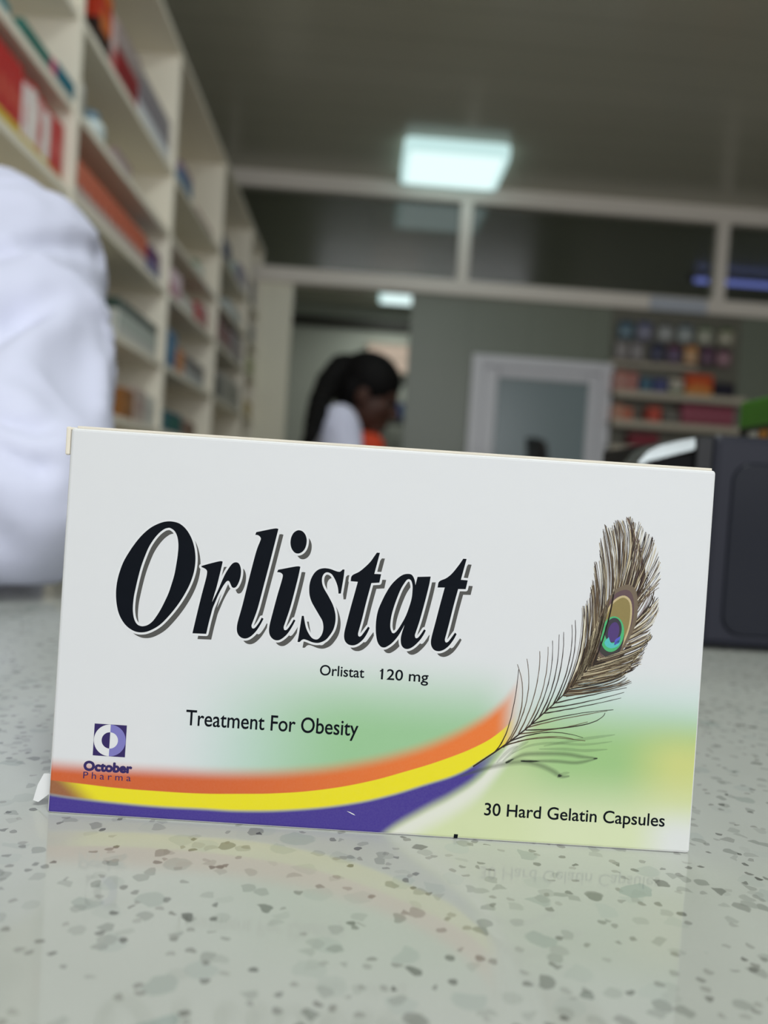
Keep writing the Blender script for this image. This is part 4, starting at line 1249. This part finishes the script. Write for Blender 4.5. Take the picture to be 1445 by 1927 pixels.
def person(name, label, root, J, skin, trousers, hair_fn, head_f, head_u, coat_folds, seedv, shirt, headk=1.0, hands=None):
    t = thing(name, label, 'person', root)
    V = {k: Vector(p) - Vector(root) for k, p in J.items()}
    bm = bmesh.new()
    c = V['head']
    r, f, u = head_lumps(bm, c, head_f, head_u, headk)
    capsule(bm, V['neck'], .056, c - u * .05 - f * .015, .052)
    spine = V['neck'] - V['pelvis']
    side = (V['shoulder_b'] - V['shoulder_a']).normalized()
    capsule(bm, V['pelvis'], .115, V['chest'], .115)
    capsule(bm, V['chest'] - side * .05, .105, V['chest'] + side * .05, .105)
    capsule(bm, V['shoulder_a'] * .85 + V['neck'] * .15, .042, V['neck'] - spine.normalized() * .05, .048)
    capsule(bm, V['shoulder_b'] * .85 + V['neck'] * .15, .042, V['neck'] - spine.normalized() * .05, .048)
    capsule(bm, V['neck'], .056, V['chest'], .10)
    for q in 'ab':
        capsule(bm, V['shoulder_' + q], .05, V['elbow_' + q], .038)
        capsule(bm, V['elbow_' + q], .038, V['wrist_' + q], .027)
        d, n, sgn = hands[q]
        hand(bm, V['wrist_' + q], Vector(d), Vector(n), sgn)
        hp = V['hip_' + q]
        capsule(bm, hp, .085, V['knee_' + q], .055)
        capsule(bm, V['knee_' + q], .053, V['ankle_' + q], .036)
        capsule(bm, V['ankle_' + q], .034, V['ankle_' + q] + Vector(J.get('toe', (0, 0, 0))) * 1.0 + Vector((0, 0, -.02)), .028)
    put_mesh('body', remesh(bm, 0.0045, 3), skin, t)
    # eyes
    for s in (-1, 1):
        bm = bmesh.new()
        ellipsoid(bm, c + (f * .080 + u * -.002 + r * s * .031) * headk, (.012 * headk,) * 3, None, 12)
        obj('eye', bm, EYEM, t)
    hair_fn(t, c, r, f, u)
    # coat
    bm = bmesh.new()
    capsule(bm, V['pelvis'], .15, V['chest'], .145)
    capsule(bm, V['chest'] - side * .06, .125, V['chest'] + side * .06, .125)
    capsule(bm, V['neck'] - spine.normalized() * .035, .070, V['chest'], .13)
    hipm = (V['hip_a'] + V['hip_b']) * .5
    kn = (V['knee_a'] + V['knee_b']) * .5
    capsule(bm, V['pelvis'], .155, hipm * .25 + kn * .75, .165)
    for q in 'ab':
        capsule(bm, V['shoulder_' + q], coat_folds['r'][0], V['neck'] - spine.normalized() * .05, .078)
        capsule(bm, V['shoulder_' + q], coat_folds['r'][0], V['chest'], .11)
        E, S, W = V['elbow_' + q], V['shoulder_' + q], V['wrist_' + q]
        capsule(bm, S, coat_folds['r'][0], E, coat_folds['r'][1])
        capsule(bm, E, coat_folds['r'][1], W + (E - W) * .12, coat_folds['r'][2])
    for q in 'ab':
        capsule(bm, V['hip_' + q] + Vector((0, 0, .04)), .108, V['hip_' + q] * .4 + V['knee_' + q] * .6, .112)
    for extra in coat_folds.get('extra', ()):
        a, ra, b, rb = extra
        capsule(bm, Vector(a) - Vector(root), ra, Vector(b) - Vector(root), rb)
    me = remesh(bm, coat_folds.get('voxel', 0.005), 6)
    amp = coat_folds['amp']
    off = Vector((seedv, seedv * .7, 1.3))
    for q, nv in zip(me.vertices, [n_.vector.copy() for n_ in me.vertex_normals]):
        p = q.co + off
        a = noise.noise(Vector((p.x * 8, p.y * 8, p.z * 5)))
        b = noise.noise(Vector((p.x * 13 + p.z * 8 + a * 1.3, p.y * 13, p.z * 9 - p.x * 9)))
        rid = (1 - abs(b)) ** 3
        q.co += nv * (amp * (a * 0.4 + rid * 0.8 - 0.35))
    for line, depth, width in coat_folds.get('creases', ()):      # sewn and pressed-in folds on the front of the sleeve
        L = [Vector(p) - Vector((root[0], root[2])) for p in line]
        lo = (min(p.x for p in L) - 3 * width, min(p.y for p in L) - 3 * width)
        hi = (max(p.x for p in L) + 3 * width, max(p.y for p in L) + 3 * width)
        for q, nv in zip(me.vertices, [n_.vector.copy() for n_ in me.vertex_normals]):
            if nv.y > 0.1 or not (lo[0] < q.co.x < hi[0] and lo[1] < q.co.z < hi[1]):
                continue
            p = Vector((q.co.x, q.co.z))
            best = 9.0
            for c0, c1 in zip(L, L[1:]):
                e = c1 - c0
                f_ = max(0, min(1, (p - c0).dot(e) / e.length_squared))
                best = min(best, (p - c0 - e * f_).length)
            g = best / width
            q.co -= nv * depth * (math.exp(-g * g) - 0.35 * math.exp(-(g - 1.9) ** 2))
    if 'rest' in coat_folds:      # cloth lying on the counter flattens on it
        rz, ry = coat_folds['rest']
        for q in me.vertices:
            if q.co.y + root[1] < ry and q.co.z + root[2] < rz:
                q.co.z = rz - root[2]
    coat = put_mesh('white_coat', me, COATM, t)
    bm = bmesh.new()
    nk = V['neck'] - spine.normalized() * .01
    ax = (c - V['neck']).normalized()
    a1 = ax.orthogonal().normalized()
    a2 = ax.cross(a1)
    rings = []
    for h, rad in ((-.02, .078), (.022, .064), (.026, .068), (-.02, .088)):
        rings.append([nk + ax * h + (a1 * math.cos(g) + a2 * math.sin(g)) * rad for g in [2 * PI * i / 24 for i in range(24)]])
    obj('collar', loft(bm, rings, 0, False), COATM, coat)
    bm = bmesh.new()
    capsule(bm, V['neck'] + f * .012 - u * .03, .060, V['chest'] + f * .045, .105)
    if 'bib' in coat_folds:
        a, ra, b, rb = coat_folds['bib']
        capsule(bm, Vector(a) - Vector(root), ra, Vector(b) - Vector(root), rb)
    obj('shirt', bm, shirt, t)
    bm = bmesh.new()
    for q in 'ab':
        capsule(bm, V['hip_' + q], .076, V['knee_' + q], .07)
        capsule(bm, V['knee_' + q], .07, V['ankle_' + q] + Vector((0, 0, .03)), .056)
    capsule(bm, V['hip_a'], .08, V['hip_b'], .08)
    put_mesh('trousers', remesh(bm, 0.007, 3), trousers, t)
    for q in 'ab':
        bm = bmesh.new()
        a = V['ankle_' + q]
        toe = Vector(J.get('toe', (0, 0, 0)))
        capsule(bm, a + Vector((0, 0, -.035)), .042, a + toe * 1.15 + Vector((0, 0, -.045)), .032)
        obj('shoe', bm, BLK, t)
    return t


EYEM = mat('eye_dark', (30, 22, 20), 0.15)


def cloth_mat():
    k = NT('white_coat_cloth')
    c = k.mix(k.noise(k.coord(), 5, 2), lin((198, 200, 221)), lin((208, 210, 229)))
    k.put(k.bsdf.inputs['Base Color'], c)
    k.bsdf.inputs['Roughness'].default_value = 0.85
    k.bsdf.inputs['Specular IOR Level'].default_value = 0.2
    return k.m


COATM = cloth_mat()
SKIN = mat('dark_brown_skin', (64, 38, 28), 0.55, 0.08, 25, spec=0.3)
HAIR = mat('black_hair', (7, 6, 6), 0.7, 0.2, 60, spec=0.15)


def hair_short(t, c, r, f, u):
    bm = bmesh.new()
    R = Matrix((r, f, u)).transposed()
    ellipsoid(bm, c - f * .018 + u * .045, (.080, .096, .085), R)
    ellipsoid(bm, c - f * .04 + u * .0, (.078, .075, .08), R)
    put_mesh('hair', remesh(bm, .006, 2), HAIR, t)


def hair_pony(t, c, r, f, u):
    bm = bmesh.new()
    R = Matrix((r, f, u)).transposed()
    ellipsoid(bm, c - f * .020 + u * .045, (.090, .106, .092), R)
    ellipsoid(bm, c - f * .045 + u * .0, (.086, .080, .085), R)
    put_mesh('hair', remesh(bm, .006, 2), HAIR, t)
    bm = bmesh.new()
    P = [Vector(q) - t.location for q in PONY]
    for i in range(len(P) - 1):
        capsule(bm, P[i], PONY_R[i], P[i + 1], PONY_R[i + 1])
    me = remesh(bm, .006, 2)
    for q, nv in zip(me.vertices, [n_.vector.copy() for n_ in me.vertex_normals]):
        q.co += nv * .006 * noise.noise(q.co * 60)
    put_mesh('ponytail', me, HAIR, t)


person('person', 'person in a white coat leaning an arm on the counter at the left edge', (-0.47, 0.78, FLOOR),
       dict(head=(-0.47, 0.62, 0.47), neck=(-0.47, 0.67, 0.33), chest=(-0.47, 0.72, 0.14), pelvis=(-0.46, 0.775, -0.08),
            shoulder_a=(-0.275, 0.575, 0.215), elbow_a=(-0.188, 0.408, 0.058), wrist_a=(-0.40, 0.352, 0.050),
            shoulder_b=(-0.665, 0.60, 0.215), elbow_b=(-0.745, 0.43, 0.060), wrist_b=(-0.56, 0.36, 0.052),
            hip_a=(-0.39, 0.80, -0.14), knee_a=(-0.39, 0.79, -0.50), ankle_a=(-0.39, 0.82, -0.87),
            hip_b=(-0.53, 0.80, -0.14), knee_b=(-0.53, 0.79, -0.50), ankle_b=(-0.53, 0.82, -0.87), toe=(0, -0.13, 0)),
       SKIN, mat('dark_trousers', (44, 46, 56), 0.8), hair_short, Vector((.1, -1, -.15)), Vector((0, -.15, 1)),
       dict(r=(.070, .055, .047), amp=.008, voxel=.0045, rest=(0.0012, 0.52), creases=(
           ([(-0.253, 0.176), (-0.240, 0.187), (-0.221, 0.205), (-0.210, 0.223), (-0.205, 0.235)], 0.0045, 0.0070),
           ([(-0.236, 0.137), (-0.223, 0.140), (-0.211, 0.146), (-0.205, 0.157)], 0.0110, 0.0130),
           ([(-0.215, 0.104), (-0.197, 0.100), (-0.180, 0.095), (-0.160, 0.088)], 0.0060, 0.0055),
           ([(-0.175, 0.080), (-0.165, 0.074), (-0.155, 0.070)], 0.0035, 0.0060),
           ([(-0.173, 0.165), (-0.169, 0.143), (-0.163, 0.122), (-0.152, 0.097)], 0.0040, 0.0090),
           ([(-0.277, 0.253), (-0.263, 0.264), (-0.249, 0.273), (-0.235, 0.277)], 0.0030, 0.0050),
           ([(-0.205, 0.128), (-0.200, 0.155), (-0.191, 0.175)], 0.0030, 0.0080),
           ([(-0.196, 0.053), (-0.181, 0.045), (-0.173, 0.035)], 0.0040, 0.0090))), 2.3, mat('pale_shirt', (190, 200, 214), 0.8),
       hands=dict(a=((-1, -.1, .10), (0.1, -.1, 1), 1), b=((1, -.1, .10), (-0.1, -.1, 1), -1)))

PONY = [(-0.045, 2.40, 0.46), (-0.085, 2.38, 0.455), (-0.125, 2.32, 0.385), (-0.140, 2.23, 0.31), (-0.147, 2.16, 0.245), (-0.165, 2.14, 0.16)]
PONY_R = [.040, .042, .040, .034, .028, .016]
person('person', 'person with a black ponytail and white coat bending forward by the doorway', (-0.16, 2.44, FLOOR),
       dict(head=(0.008, 2.40, 0.372), neck=(-0.075, 2.40, 0.255), chest=(-0.11, 2.42, 0.09), pelvis=(-0.15, 2.44, -0.14),
            shoulder_a=(-0.080, 2.245, 0.250), elbow_a=(-0.02, 2.19, -0.02), wrist_a=(0.17, 2.25, -0.13),
            shoulder_b=(-0.085, 2.575, 0.22), elbow_b=(-0.04, 2.60, -0.05), wrist_b=(0.17, 2.54, -0.13),
            hip_a=(-0.16, 2.36, -0.20), knee_a=(-0.14, 2.35, -0.52), ankle_a=(-0.16, 2.35, -0.87),
            hip_b=(-0.16, 2.52, -0.20), knee_b=(-0.14, 2.53, -0.52), ankle_b=(-0.16, 2.53, -0.87), toe=(0.13, 0, 0)),
       SKIN, mat('dark_trousers', (44, 46, 56), 0.8), hair_pony, Vector((.92, -.18, -.36)), Vector((.36, -.05, .93)),
       dict(r=(.068, .056, .046), amp=.006, voxel=.006, bib=((-0.05, 2.39, 0.20), .060, (0.018, 2.365, 0.202), .050)), 6.1, mat('orange_top', (190, 58, 20), 0.8),
       hands=dict(a=((1, 0, -.15), (0, -.2, 1), -1), b=((1, 0, -.15), (0, .2, 1), 1)))
